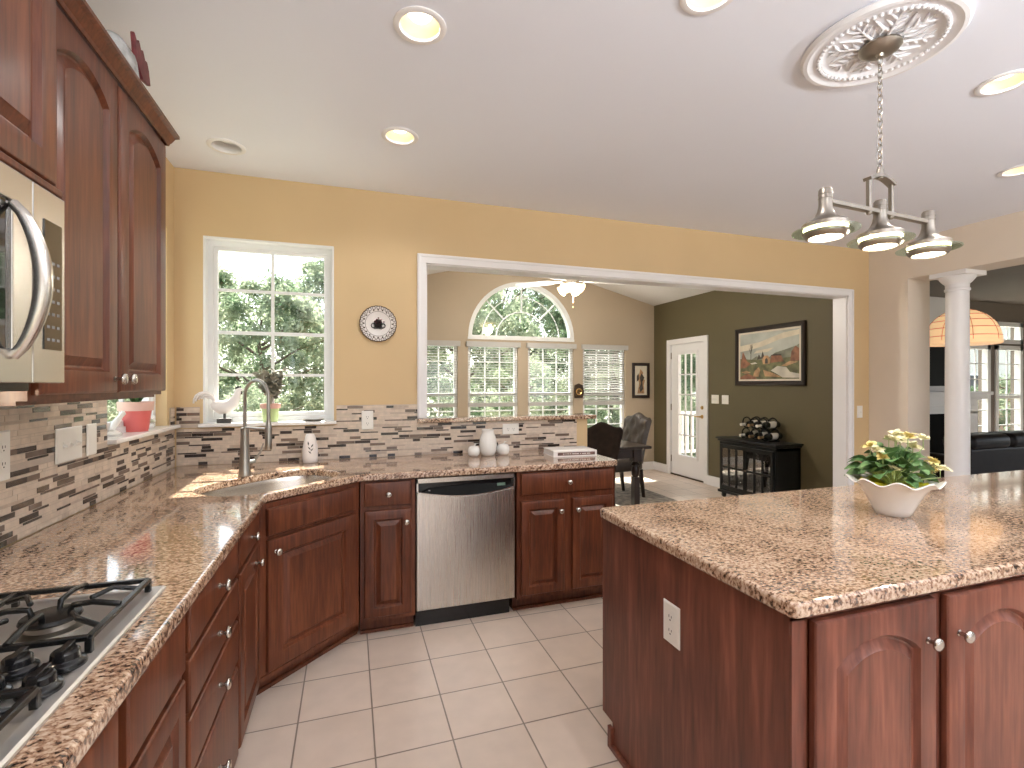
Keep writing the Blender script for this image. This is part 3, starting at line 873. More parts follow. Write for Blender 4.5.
m = MB(); m.bar((q0.x-.02,q0.y-.02,.001),(q1.x+.045,q1.y+.045,.001),.022,.036); 
m.build('base_moulding', 'cherry_wood', t)
Mi = Matrix.Translation(dn * .0)
M = frameM(P0 + du*.045 + Vector((0,0,.735)), du, dn); panel_door('false_front', M, DW_-.085, .120, t, slab=True)
M = frameM(P0 + du*.045 + Vector((0,0,.13)), du, dn); d = panel_door('door', M, DW_-.085, .585, t, frame=.07); knob(d, M, .035, .53)

def back_cab(label, x0, x1, drawers, doors):
    t = thing('base_cabinet', label, 'cabinet', ((x0+x1)/2, 3.1, 0))
    m = MB(); m.box((x0,2.805,.10),(x1,3.40,CT-.040)); m.build('cabinet_body', 'cherry_wood', t)
    m = MB(); m.box((x0,2.895,.001),(x1,3.40,.10)); m.box((x0,2.880,.001),(x1,2.895,.018)); m.build('toe_kick', 'cherry_wood', t)
    for (a, b, z0, z1) in drawers:
        M = frameM((a,2.805,z0), (1,0,0), (0,-1,0)); d = panel_door('drawer', M, b-a, z1-z0, t, slab=True); knob(d, M, (b-a)/2, (z1-z0)/2)
    for (a, b, z0, z1, kx) in doors:
        M = frameM((a,2.805,z0), (1,0,0), (0,-1,0)); d = panel_door('door', M, b-a, z1-z0, t, frame=.05); knob(d, M, kx, (z1-z0)-.07)
    return t
back_cab('narrow cherry base cabinet left of the dishwasher', .055, .352, [(.075,.330,.735,.868)], [(.075,.330,.125,.712,.225)])
back_cab('cherry base cabinet right of the dishwasher with one drawer over two doors', .962, 1.630, [(.985,1.610,.735,.865)], [(.985,1.270,.125,.695,.255),(1.325,1.610,.125,.695,.03)])

# ---- sink, faucet
m = MB(); L = []
for (a, b, z) in ((.375,.245,CT-.0385),(.350,.220,CT-.0385),(.343,.213,CT-.06),(.335,.205,.76),(.315,.185,.715),(.27,.14,.700),(.05,.05,.695)):
    L.append([(x, y, z) for x, y in superell(SC[0], SC[1], a, b, SA)])
m.loops(L, True, False, True)
sk = m.build('kitchen_sink', 'stainless', smooth=60)
tag(sk, 'stainless steel undermount sink set diagonally in the corner worktop', 'sink')
f = thing('faucet', 'tall brushed steel pull-down faucet with an arched spout behind the sink', 'faucet', (-.536,2.948,CT))
bx, by = -.536, 2.948; ddx, ddy = .7071, -.7071
m = MB(); m.lathe([(.031,0),(.031,.012),(.027,.03),(.025,.08),(.022,.14),(.020,.22),(.021,.255),(.013,.26)], (bx,by,CT), (0,0,1), 24); m.build('faucet_body', 'faucet_steel', f, smooth=45)
m = MB(); pts = [(bx,by,CT+.26),(bx,by,1.36)]
R = .095
for k in range(1, 13):
    a = PI - PI*k/12; d_ = R + R*math.cos(a); pts.append((bx+ddx*d_, by+ddy*d_, 1.345 + .085*math.sin(a)))
pts.append((bx+ddx*.19, by+ddy*.19, 1.19)); m.tube(pts, .009, 12); m.build('spout', 'faucet_steel', f, smooth=80)
m = MB(); m.tube([(bx,by,1.175),(bx+ddx*.19,by+ddy*.19,1.175)], .0075, 10); m.lathe([(.018,0),(.018,.02)],(bx+ddx*.19,by+ddy*.19,1.165),(0,0,1),16); m.build('support_arm', 'faucet_steel', f, smooth=45)
m = MB(); m.lathe([(.011,.06),(.014,.04),(.0165,0),(.0165,-.055),(.018,-.085),(.015,-.092)], (bx+ddx*.19,by+ddy*.19,1.16), (0,0,1), 18); m.build('spray_head', 'faucet_steel', f, smooth=45)
m = MB(); m.tube([(bx+.012,by,CT+.07),(bx+.05,by+.01,CT+.075)], .011, 10); m.tube([(bx+.045,by+.01,CT+.075),(bx+.075,by+.01,CT+.12),(bx+.09,by+.01,CT+.17)], [.007,.006,.004], 8); m.build('handle', 'faucet_steel', f, smooth=60)

# ---- dishwasher
t = thing('dishwasher', 'stainless steel dishwasher with a black control strip between cherry cabinets', 'dishwasher', (.657,3.1,0))
m = MB(); m.box((.358,2.85,.11),(.956,3.39,.873)); m.build('cabinet_body', 'black_plastic', t)
m = MB(); m.box((.362,2.872,.001),(.935,3.30,.108)); m.build('toe_plate', 'black_plastic', t)
x0, x1 = .361, .953
top = [(x0 + (x1-x0)*k/20, .787 - .036*math.sin(PI*k/20)) for k in range(21)]
m = MB(); m.prism([(x0,.112),(x1,.112)] + top[::-1], 2.815, 2.852, XZ); m.build('door', 'stainless_upright', t, bevel=.004)
m = MB()
tr = [(x, z-.001) for x, z in top]; A = [[(x,2.811,z+.007) for x,z in tr],[(x,2.811,z) for x,z in tr],[(x,2.83,z) for x,z in tr],[(x,2.83,z+.007) for x,z in tr]]; A.append(A[0]); m.loops(A, False)
m.box((x0,2.811,.787),(x0+.009,2.84,.866)); m.box((x1-.009,2.811,.787),(x1,2.84,.866)); m.box((x0,2.811,.843),(x1,2.85,.868))
m.build('top_trim', 'stainless', t)
m = MB(); m.box((x0+.006,2.838,.75),(x1-.006,2.85,.846))
lo = [(x, z+.004) for x, z in top]; mid = [(x0+.05+(x1-x0-.1)*k/20, .806+.010*math.sin(PI*k/20)) for k in range(21)]
cp = m.build('control_panel', 'black_plastic', t)
m = MB(); A = [[(x,2.819,z) for x,z in lo[1:-1]],[(x,2.836,z) for x,z in mid[1:-1]]]; m.loops(A, False); m.build('control_fascia', 'tv_black', t, recalc=True)
m = MB()
for k, x in enumerate([.43,.47,.50,.66,.70,.725,.75,.775,.80]):
    m.box((x,2.8265,.787-.036*math.sin(PI*(x-x0)/(x1-x0))+.017),(x+.010,2.832,.787-.036*math.sin(PI*(x-x0)/(x1-x0))+.022))
m.build('buttons', 'white_plastic', t)
m = MB(); m.box((.845,2.828,.797),(.895,2.834,.812)); m.build('display', 'display_green', t)

# ---- island
t = thing('island_cabinet', 'large cherry kitchen island base with arched doors and a plain wood end panel', 'island', (2.4,1.3,0))
m = MB(); m.box((.985,.875,.10),(3.85,1.69,CT-.040)); m.build('cabinet_body', 'island_wood', t)
m = MB(); m.box((.99,.95,.001),(3.84,1.66,.10)); m.build('toe_kick', 'island_wood', t)
m = MB(); m.slab([(.872,.001),(1.675,.001),(1.675,.10),(1.752,.10),(1.752,CT-.040),(.872,CT-.040)], [], YZ, .965, .984); m.build('end_panel', 'island_wood', t, bevel=.001)
m = MB(); m.box((.951,.872,.001),(.965,1.676,.022)); m.box((.951,1.664,.001),(.966,1.690,.085)); m.build('base_moulding', 'island_wood', t, bevel=.003)
m = MB(); m.box((.966,.866,.10),(1.012,.876,CT-.041)); m.box((1.435,.866,.10),(1.470,.876,CT-.041)); m.box((.966,.866,.10),(3.85,.876,.125)); m.box((.966,.866,.862),(3.85,.876,CT-.041)); m.build('face_frame', 'island_wood', t)
for i in range(3):
    for (a, b, kx) in ((1.018,1.430,.375),(1.475,1.887,.037)):
        a += i*.94; b += i*.94
        M = frameM((a,.866,.125), (1,0,0), (0,-1,0)); d = panel_door('door', M, b-a, .735, t, mat='island_wood', arch=.055, frame=.062); knob(d, M, kx, .635)
        

# ---- outlets and switches
def plate(o, u, n, w, h, kind, label, mat='white_plastic', name='outlet'):
    t = thing(name, label, 'outlet' if name == 'outlet' else 'switch', o)
    M = frameM(Vector(o) - Vector(u)*(w/2) , u, n)
    m = MB(); m.loops([[(x,y,d) for x,y in loopshape(w,h,i,0)] for i,d in ((0,0),(0,.003),(.004,.006))], True, True, True, 0, M); m.build('cover_plate', mat, t)
    for k, (cx, cy) in enumerate(kind[1]):
        if kind[0] == 'socket':
            m = MB(); m.lathe([(.016,.0),(.016,.0012)], M @ Vector((cx,cy,.006)), n, 20); s_ = m.build('socket', mat, t)
            m = MB()
            for (ox, oy, ww, hh) in ((-.006,.002,.0022,.009),(.006,.002,.0022,.007),(0,-.009,.005,.004)):
                m.box((cx+ox-ww/2,cy+oy-hh/2,.0071),(cx+ox+ww/2,cy+oy+hh/2,.0078), 0, M)
            m.build('slots', 'slot_dark', s_)
        else:
            m = MB(); m.box((cx-.005,cy-.012,.006),(cx+.005,cy+.012,.0075), 0, M); M2 = M @ Matrix.Translation((cx,cy,.007)) @ Matrix.Rotation(.5,4,'X'); m.box((-.0035,-.003,0),(.0035,.006,.012), 0, M2)
            m.build('toggle', mat, t)
    return t
SO = lambda w, h: ('socket', [(w/2,h*.33),(w/2,h*.67)])
plate((.112,3.4085,1.105),(1,0,0),(0,-1,0),.075,.125,SO(.075,.125),'white outlet on the backsplash right of the kitchen window')
plate((1.12,3.4085,1.042),(1,0,0),(0,-1,0),.125,.078,('socket',[(.042,.039),(.083,.039)]),'white outlet lying sideways on the backsplash above the white vase')
plate((-.9885,2.235,1.125),(0,1,0),(1,0,0),.175,.125,('toggle',[(.044,.062),(.088,.062),(.131,.062)]),'white three-toggle switch plate on the left backsplash', name='light_switch')
plate((-.9885,2.40,1.125),(0,1,0),(1,0,0),.075,.125,('toggle',[]),'blank narrow white plate beside the three-toggle switch on the left backsplash', name='light_switch')
plate((-.9885,1.84,1.12),(0,1,0),(1,0,0),.12,.15,('socket',[(.035,.05),(.035,.10),(.085,.05),(.085,.10)]),'white outlet plate cut by the left edge of the photo below the microwave')
plate((.9648,1.305,.590),(0,-1,0),(-1,0,0),.080,.128,SO(.080,.128),'white outlet on the wooden end panel of the island')
plate((4.665,3.4195,1.085),(1,0,0),(0,-1,0),.07,.115,('toggle',[(.035,.057)]),'white switch on the yellow wall between the opening and the pier', name='light_switch')
plate((4.7845,5.52,1.14),(0,-1,0),(-1,0,0),.14,.12,('toggle',[(.04,.06),(.07,.06),(.10,.06)]),'wider white switch plate nearest the glazed door on the olive wall', name='light_switch')
plate((4.7845,5.33,1.14),(0,-1,0),(-1,0,0),.12,.12,('toggle',[(.04,.06),(.08,.06)]),'white switch plate on the olive wall closer to the landscape painting', name='light_switch')

# ---- gas cooktop
t = thing('gas_cooktop', 'stainless gas cooktop with black cast iron grates and four black knobs', 'cooktop', (-.67,.99,CT))
m = MB()
L = [[(x,y,z) for x,y in rect(-.945+i,.605+i,-.419-i,1.377-i)] for i,z in ((0,CT+.001),(0,CT+.006),(.004,CT+.010),(.020,CT+.010),(.028,CT+.0055))]
m.loops(L, True, True, True); m.build('steel_tray', 'stainless_tray', t, smooth=35)
def grate(y0, y1):
    m = MB(); z = CT + .036; xa, xb = -.93, -.445
    for p, q in (((xa,y0,z),(xb,y0,z)),((xa,y1,z),(xb,y1,z)),((xa,y0,z),(xa,y1,z)),((xb,y0,z),(xb,y1,z)),(((xa+xb)/2,y0,z),((xa+xb)/2,y1,z))): m.bar(p, q, .011, .010)
    for x in (xa,(xa+xb)/2,xb):
        for y in (y0,y1): m.bar((x,y,CT+.009),(x,y,z+.001),.0115,.0115)
    for cx in (xa+.125, xb-.118):
        cy = (y0+y1)/2
        for dx, dy, L0 in ((1,0,.115),(-1,0,.115),(0,1,(y1-y0)/2),(0,-1,(y1-y0)/2)):
            e = (cx+dx*L0, cy+dy*L0, z+.004); i_ = (cx+dx*.035, cy+dy*.035, z+.012)
            mid_ = (cx+dx*(L0*.6), cy+dy*(L0*.6), z+.014)
            m.tube([e, mid_, i_, (cx+dx*.03, cy+dy*.03, z-.003)], [.0065,.006,.006,.005], 8)
        for sx, sy in ((1,1),(-1,-1),(1,-1),(-1,1)):
            m.tube([(cx+sx*.115,cy+sy*(y1-y0)*.33,z),(cx+sx*.075,cy+sy*.075,z+.013),(cx+sx*.05,cy+sy*.035,z+.010)], .0055, 8)
    g = m.build('grate', 'black_iron', t, smooth=40, bevel=.002)
    return g
for (y0, y1) in ((1.075,1.345),(.635,.915)):
    grate(y0, y1)
    for cx in (-.93+.125, -.445-.118):
        m = MB(); cy = (y0+y1)/2
        m.lathe([(.058,0),(.058,.004),(.042,.007),(.040,.018)], (cx,cy,CT+.006), (0,0,1), 28); b_ = m.build('burner', 'satin_nickel', t, smooth=40)
        m = MB(); m.lathe([(.046,0),(.049,.004),(.047,.010),(.02,.012)], (cx,cy,CT+.024), (0,0,1), 28); m.build('burner_cap', 'black_iron', b_, smooth=40)
for (x, y) in ((-.462,1.035),(-.462,.962),(-.527,1.035),(-.527,.962)):
    m = MB(); m.lathe([(.029,0),(.030,.004),(.028,.010),(.021,.014),(.020,.026),(.017,.029)], (x,y,CT+.009), (0,0,1), 28)
    m.box((x-.006,y-.021,CT+.032),(x+.006,y+.021,CT+.044)); m.build('knob', 'black_plastic', t, smooth=40, bevel=.001)

# ---- microwave
t = thing('microwave', 'stainless over-the-range microwave with a bowed vertical handle', 'microwave', (-.8,.97,1.40))
m = MB(); m.box((-.985,.592,1.412),(-.625,1.342,1.815)); m.build('housing', 'stainless', t)
m = MB(); m.box((-.97,.60,1.395),(-.66,1.335,1.412)); m.build('underside', 'black_plastic', t)
MICRO = t
m = MB(); m.slab(rect(.592,1.412,1.225,1.815), [rect(.66,1.475,1.165,1.755)], YZ, -.624, -.600); d = m.build('door', 'stainless', t, bevel=.002)
m = MB(); m.box((-.62,.655,1.47),(-.606,1.17,1.76)); m.build('door_glass', 'black_glass', d)
m = MB()
pts = []
for k in range(17):
    u = k/16; pts.append((-.600+.046*math.sin(PI*u)**.7, 1.165, 1.462+.288*u))
rr = [.009 + .006*math.sin(PI*k/16) for k in range(17)]
m.tube(pts, rr, 14); m.build('handle', 'stainless', d, smooth=70)
m = MB(); m.box((-.624,1.228,1.412),(-.600,1.342,1.815)); cp = m.build('control_side', 'stainless', t, bevel=.002)
m = MB(); m.box((-.602,1.262,1.482),(-.598,1.326,1.752)); kp = m.build('keypad', 'black_glass', cp)
m = MB()
for r_ in range(7):
    for c_ in range(3): m.box((-.5985,1.270+c_*.018,1.50+r_*.027),(-.5975,1.280+c_*.018,1.506+r_*.027))
m.build('key_marks', 'key_grey', kp)

# ---- upper cabinets
t = thing('wall_cabinet', 'tall cherry wall cabinet with two arched doors right of the microwave', 'cabinet', (-.83,1.75,1.372))
m = MB(); m.box((-.99,1.350,1.372),(-.670,2.150,2.345)); m.build('cabinet_body', 'cherry_wood', t)
m = MB(); m.box((-.99,1.350,1.362),(-.690,2.145,1.372)); m.build('light_rail', 'cherry_wood', t)
for (a, b, kx) in ((1.362,1.742,.355),(1.756,2.140,.028)):
    M = frameM((-.670,a,1.385), (0,1,0), (1,0,0)); d = panel_door('door', M, b-a, .915, t, arch=.05, frame=.058); knob(d, M, kx, .04)
def crown(t, x, y0, y1, z):
    prof = [(0,0),(.004,0),(.007,.010),(.010,.013),(.020,.034),(.028,.040),(.031,.041),(.031,.052),(0,.052)]
    m = MB()
    m.loops([[(x+a,y0,z+b) for a,b in prof],[(x+a,y1+a,z+b) for a,b in prof],[(-.99,y1+a,z+b) for a,b in prof]], True, True, True)
    m.build('crown_moulding', 'cherry_wood', t, smooth=25)
crown(t, -.650, 1.352, 2.150, 2.305)
t = thing('wall_cabinet', 'shorter cherry wall cabinet directly above the microwave', 'cabinet', (-.8,.97,1.825))
m = MB(); m.box((-.99,.592,1.822),(-.630,1.348,2.345)); m.build('cabinet_body', 'cherry_wood', t)
for (a, b, kx) in ((.602,.965,.33),(.975,1.336,.028)):
    M = frameM((-.630,a,1.845), (0,1,0), (1,0,0)); d = panel_door('door', M, b-a, .455, t, frame=.058); knob(d, M, kx, .04)
m = MB(); m.box((-.63,.592,1.822),(-.606,1.35,1.838)); m.build('bottom_rail', 'cherry_wood', t, bevel=.003)
crown(t, -.610, .592, 1.349, 2.305)
t = thing('wall_cabinet', 'tall cherry wall cabinet left of the microwave', 'cabinet', (-.83,.2,1.372))
m = MB(); m.box((-.99,-.30,1.372),(-.670,.590,2.286)); m.build('cabinet_body', 'cherry_wood', t)
for (a, b, kx) in ((-.29,.140,.40),(.150,.580,.028)):
    M = frameM((-.670,a,1.385), (0,1,0), (1,0,0)); d = panel_door('door', M, b-a, .880, t, arch=.05, frame=.058); knob(d, M, kx, .04)
# ================================================================== SMALL THINGS IN THE KITCHEN
def rooster(name, label, loc, rz, sc, mats, base=True):
    t = thing(name, label, 'figurine', loc, rz)
    M = ROOTM[t.name] @ Matrix.Scale(sc, 4)
    V = lambda *a: M @ Vector(a)
    b0 = .055 if base else -.045
    if base:
        m = MB(); m.box((-.042,-.032,0),(.042,.032,.028), 0, M); m.build('plinth', mats[2], t, bevel=.002)
        m = MB(); m.tube([V(0,0,.026),V(0,0,.07)], .008*sc, 8); m.build('leg', mats[2], t)
    z = b0
    # body as one continuous lofted surface from tail root to beak
    path = [(-.075,.075,.012),(-.055,.062,.034),(-.02,.045,.046),(.02,.050,.046),(.050,.075,.036),(.066,.108,.025),(.074,.135,.021),(.080,.155,.020),(.092,.163,.014),(.110,.160,.004)]
    m = MB(); L = []
    for i, (x, zz, r) in enumerate(path):
        p = Vector((x, 0, zz)); a = Vector((path[max(0,i-1)][0],0,path[max(0,i-1)][1])); c = Vector((path[min(9,i+1)][0],0,path[min(9,i+1)][1]))
        d = (c-a).normalized(); nrm = Vector((-d.z,0,d.x))
        L.append([V(*(p + nrm*r*math.sin(2*PI*k/16) + Vector((0,r*.72*math.cos(2*PI*k/16),z)))) for k in range(16)])
    m.loops(L, True, True, True)
    bd = m.build('body', mats[0], t, smooth=60)
    m = MB()
    for k in range(6):
        r = .026 + .0065*k
        pts = []
        for q in range(10):
            a = math.radians(-25 + (150 + 12*k)*q/9)
            pts.append(V(-.058 - r + r*math.cos(a), (k%2-.5)*.012, z + .080 + r*math.sin(a)*1.15))
        m.tube(pts, [.0105*sc*(1-.055*q) for q in range(10)], 8)
    m.build('tail', mats[0], t, smooth=60)
    m = MB(); out = [(.060,.168),(.063,.186),(.072,.179),(.077,.192),(.085,.181),(.092,.188),(.096,.172),(.090,.160)]
    A = [[V(x,-.004,z+y) for x,y in out],[V(x,.004,z+y) for x,y in out]]; m.loops(A, True, True, True)
    m.ball((.096,0,z+.140), .009, 8, 0, (1,.5,1.4), M)
    m.build('comb', mats[1], t)
    return t
plain('comb_black', (.03,.025,.02), .5)
rooster('rooster_figurine', 'white ceramic rooster figurine on the window sill beside the faucet', (-.735,3.43,1.171), .10, .94, ('matte_white_ceramic','comb_black','dark_base'))
t = thing('hen_figurine', 'silvery hen figurine with a dark red comb on top of the wall cabinets', 'figurine', (-.72,2.02,2.357))
m = MB(); L = []
for (y, zb, zt_, w_) in ((1.845,2.47,2.50,.012),(1.86,2.43,2.525,.028),(1.895,2.39,2.54,.040),(1.935,2.37,2.535,.052),(1.975,2.36,2.480,.046),(2.02,2.36,2.450,.036),(2.07,2.365,2.455,.036),(2.11,2.38,2.475,.036),(2.14,2.41,2.485,.030),(2.165,2.44,2.475,.014)):
    L.append([(-.72+w_*math.cos(2*PI*k/20), y, (zb+zt_)/2+(zt_-zb)/2*math.sin(2*PI*k/20)) for k in range(20)])
m.loops(L, True, True, True); m.lathe([(.045,0),(.05,.006),(.035,.02)], (-.72,2.02,2.357), (0,0,1), 20)
m.build('body', 'silver_ceramic', t, smooth=60)
m = MB(); pts = [(1.975,2.49),(1.958,2.575),(1.985,2.555),(1.998,2.572),(2.015,2.548),(2.032,2.558),(2.05,2.535),(2.068,2.54),(2.085,2.515),(2.10,2.47),(2.03,2.455)]
m.prism([(y, z+.02) for y, z in pts], -.700, -.686, YZ); m.build('comb', 'comb_red', t, bevel=.003)

def flower_pot(name, label, loc, r0, r1, h, rim, m1, m2):
    t = thing(name, label, 'pot', loc)
    m = MB(); m.lathe([(r0,0),(r1-.004,h-rim),(r1-.012,h-rim),(r0-.008,.01)], loc, (0,0,1), 32, cap0=True, cap1=True); m.build('pot_body', m1, t, smooth=40)
    m = MB(); m.lathe([(r1-.004,h-rim),(r1+.004,h-rim),(r1+.007,h),(r1-.003,h),(r1-.006,h-rim+.004)], loc, (0,0,1), 32, cap0=False, cap1=False); m.build('pot_rim', m2, t, smooth=40)
    m = MB(); m.lathe([(r1-.004,h-.016),(.001,h-.012)], loc, (0,0,1), 24); m.build('soil', 'bark', t)
    return t
random.seed(3)
t = flower_pot('potted_succulent', 'green pot with a pink rim holding a grey-leaved plant behind the faucet', (-.478,3.432,1.1705), .042, .054, .115, .030, 'pot_green', 'pot_pink_rim')
m = MB()
for k in range(15):
    a = random.uniform(0,2*PI); L0 = random.uniform(.12,.26); sx, sy = math.cos(a)*.3, math.sin(a)*.18
    tip = Vector((-.478+sx*L0*1.1, 3.432+sy*L0*.6, 1.275+L0*.92))
    m.tube([(-.478,3.432,1.27), (Vector((-.478,3.432,1.27))+tip)/2+Vector((0,0,.01)), tip], .0045, 6)
    for q in range(13):
        f_ = random.uniform(.35,1.05); p = Vector((-.478,3.432,1.27)).lerp(tip, f_)
        a2 = random.uniform(0,2*PI); m.leaf(p, (math.cos(a2), math.sin(a2)*.6, random.uniform(.0,.9)), random.uniform(.034,.055), .032, .1, 0, random.uniform(-1,1))
m.build('foliage', 'leaf_grey', t, recalc=False)
t = flower_pot('potted_plant', 'red pot with a pale pink rim on the left window sill', (-1.03,2.955,1.1705), .052, .070, .150, .045, 'pot_red', 'pot_rose_rim')
m = MB()
for k in range(26):
    a = random.uniform(0,2*PI); m.leaf((-1.03+.01*math.cos(a),2.955+.01*math.sin(a),1.31), (math.cos(a)*.5,math.sin(a)*.5,1), random.uniform(.10,.2), .035, .35, 0, random.uniform(-1,1))
m.build('foliage', 'leaf_dark', t, recalc=False)
# white bird figurine left of red pot
t = thing('white_figurine', 'small white long-necked bird figurine left of the red pot on the left sill', 'figurine', (-1.035,2.72,1.1705))
m = MB(); m.lathe([(.030,0),(.034,.012),(.022,.02),(.012,.03)], (-1.035,2.72,1.1705), (0,0,1), 18); m.build('base', 'white_ceramic', t, smooth=50)
m = MB(); m.tube([(-1.035,2.70,1.195),(-1.035,2.735,1.225),(-1.03,2.775,1.255),(-1.028,2.80,1.27),(-1.027,2.825,1.265)], [.010,.017,.011,.012,.003], 12); m.build('body', 'white_ceramic', t, smooth=70)
t = thing('flower_ornament', 'small white and green flower ornament right of the red pot on the left sill', 'ornament', (-1.035,3.14,1.1705))
m = MB(); m.lathe([(.022,0),(.028,.015),(.018,.03)], (-1.035,3.14,1.1705), (0,0,1), 14)
for k in range(9):
    a = k*.7; m.ball((-1.035+.018*math.cos(a),3.14+.022*math.sin(a),1.21+.018*math.sin(k*1.9)), .014, 8)
m.build('blossoms', 'white_ceramic', t, smooth=70)
m = MB()
for k in range(12):
    a = random.uniform(0,2*PI); m.leaf((-1.035,3.14,1.195),(math.cos(a),math.sin(a),.7),.05,.02,.3)
m.build('leaves', 'pot_green', t, recalc=False)
# small dark dish on the sill
m = MB(); m.lathe([(.03,0),(.062,.006),(.068,.012),(.06,.010),(.03,.004)], (-.225,3.435,1.1705), (0,0,1), 24)
tag(m.build('small_dish', 'satin_nickel', smooth=50), 'small dark flat dish at the right end of the window sill', 'dish')

# ceramic air freshener / soap cylinder with leaf holes
t = thing('ceramic_cylinder', 'pale ceramic cylinder pierced with leaf shapes standing behind the sink', 'ornament', (-.235,3.30,CT))
m = MB(); m.lathe([(.034,0),(.043,.004),(.046,.03),(.045,.085),(.038,.13),(.029,.165),(.022,.180),(.018,.178)], (-.235,3.30,CT), (0,0,1), 28); m.build('vessel', 'matte_white_ceramic', t, smooth=60)
m = MB()
for (a, z, tl) in ((-1.75,.125,.2),(-1.25,.11,-.6),(-1.62,.095,.7),(-1.30,.085,-.7),(-1.55,.07,.8)):
    c = Vector((-.235+.041*math.cos(a), 3.30+.041*math.sin(a), CT+z)); n_ = Vector((math.cos(a), math.sin(a), .12)).normalized(); u_ = Vector((-math.sin(a), math.cos(a), 0)); 
    M = frameM(c + n_*.0005, u_, Vector((n_.x,n_.y,0))) @ Matrix.Rotation(tl,4,'Z')
    m.prism([(-.004,0),(0,-.013),(.004,0),(0,.013)], 0, .004, M)
m.build('leaf_cutouts', 'slot_dark', t)

# vase and two apples
t = thing('ribbed_vase', 'white ribbed ceramic vase between two white apples on the worktop', 'vase', (.905,3.255,CT))
m = MB(); m.lathe([(.036,0),(.046,.005),(.056,.035),(.060,.07),(.058,.105),(.050,.135),(.042,.152),(.040,.168),(.045,.178),(.039,.176),(.034,.16),(.03,.02)], (.905,3.255,CT), (0,0,1), 48,
    mod=lambda a, k, r, h: (r*(1+ (.018*math.cos(16*a) if 1 < k < 6 else 0)), h)); m.build('vase_body', 'white_ceramic', t, smooth=60)
def apple(label, x, y, r):
    t = thing('ceramic_apple', label, 'ornament', (x,y,CT), 0, 'white ceramic apples beside the vase')
    m = MB(); m.lathe([(.25*r,.02*r),(.6*r,.0),(.92*r,.35*r),(1.02*r,.9*r),(.95*r,1.35*r),(.7*r,1.68*r),(.38*r,1.76*r),(.12*r,1.62*r)], (x,y,CT), (0,0,1), 24); m.build('fruit', 'white_ceramic', t, smooth=70)
    m = MB(); m.tube([(x,y,CT+1.55*r),(x+.004,y,CT+1.8*r),(x+.012,y,CT+2.15*r)], .004, 8); m.leaf((x+.006,y,CT+1.85*r),(1,0,.5),.035,.018,.2); m.build('stem', 'white_ceramic', t)
apple('white ceramic apple left of the ribbed vase', .800, 3.235, .041)
apple('white ceramic apple right of the ribbed vase', 1.012, 3.245, .044)

# book
t = thing('book', 'thick white hardcover book lying flat near the right end of the worktop', 'book', (1.46,3.12,CT), -.06)
Mk = ROOTM[t.name]
m = MB(); m.box((-.155,-.10,.003),(.150,.105,.038), 0, Mk); m.build('pages', 'book_white', t)
m = MB(); m.box((-.16,-.11,0),(.155,.11,.003),0,Mk); m.box((-.16,-.11,.038),(.155,.11,.041),0,Mk); m.box((-.16,-.112,0),(.155,-.108,.041),0,Mk); m.build('cover', 'book_white', t, bevel=.001)
m = MB(); m.box((-.13,-.1128,.010),(.14,-.1120,.031),0,Mk); m.build('spine_band', 'book_print', t)
m = MB(); rnd = random.Random(5)
x = -.09
while x < .10:
    w_ = rnd.uniform(.004,.008); m.box((x,-.1134,.017),(x+w_,-.1128,.024),0,Mk); x += w_ + rnd.choice((.003,.003,.009))
m.build('spine_lettering', 'book_white', t)

# decorative plate on the wall
pc = Vector((.181,3.418,1.815))
t = thing('wall_plate', 'round decorative plate with a scalloped dark edge hanging on the yellow wall', 'plate', tuple(pc))
m = MB(); m.lathe([(.03,0),(.070,.006),(.085,.014),(.117,.019),(.117,.015),(.06,.0)], pc, (0,-1,0), 72, mod=lambda a, k, r, h: (r*(1+(.022*abs(math.sin(12*a)) if k in (3,4) else 0)), h)); m.build('dish', 'matte_white_ceramic', t, smooth=50)
m = MB()
for k in range(24):
    a = 2*PI*k/24; c = pc + Vector((.108*math.cos(a), -.0205, .108*math.sin(a)))
    m.tube([c + Vector((.010*math.cos(q*PI/6), 0, .010*math.sin(q*PI/6))) for q in range(12)], .0018, 5, closed=True)
ring = [pc + Vector((.117*(1+.022*abs(math.sin(12*2*PI*q/144)))*math.cos(2*PI*q/144), -.019, .117*(1+.022*abs(math.sin(12*2*PI*q/144)))*math.sin(2*PI*q/144))) for q in range(144)]
m.tube(ring, .003, 6, closed=True)
m.tube([pc + Vector((.083*math.cos(2*PI*q/60), -.0145, .083*math.sin(2*PI*q/60))) for q in range(60)], .0012, 5, closed=True)
m.build('scalloped_edge', 'bronze_iron', t)
m = MB()
for k in range(20):
    a = 2*PI*k/20; c = pc + Vector((.093*math.cos(a), -.0175, .093*math.sin(a)))
    m.ball(c, .0052, 8, 0, (1,.3,1))
m.build('rim_flower_pattern', 'bronze_iron', t)
m = MB()
for sx, sz in ((-.030,-.012),(.032,-.012)):
    m.tube([pc + Vector((sx+.014*math.cos(2*PI*q/14), -.0085, sz+.014*math.sin(2*PI*q/14))) for q in range(14)], .0035, 6, closed=True)
m.tube([pc+Vector((-.045,-.0085,-.02)),pc+Vector((-.02,-.0085,-.034)),pc+Vector((0,-.0085,-.028)),pc+Vector((.02,-.0085,-.034)),pc+Vector((.045,-.0085,-.02))], .0028, 6)
m.tube([pc+Vector((0,-.0085,-.03)),pc+Vector((0,-.0085,-.012))], .003, 6)
m.build('painted_birds', 'slot_dark', t)
m = MB()
for (a, b) in ((-.010,.03),(.020,.028),(.012,.012),(-.022,.016),(0.002,.040),(-.012,.006),(.038,.014)): m.ball(pc + Vector((a,-.0078,b)), .0052, 8, 0, (1,.4,1))
m.build('painted_flowers', 'comb_red', t)

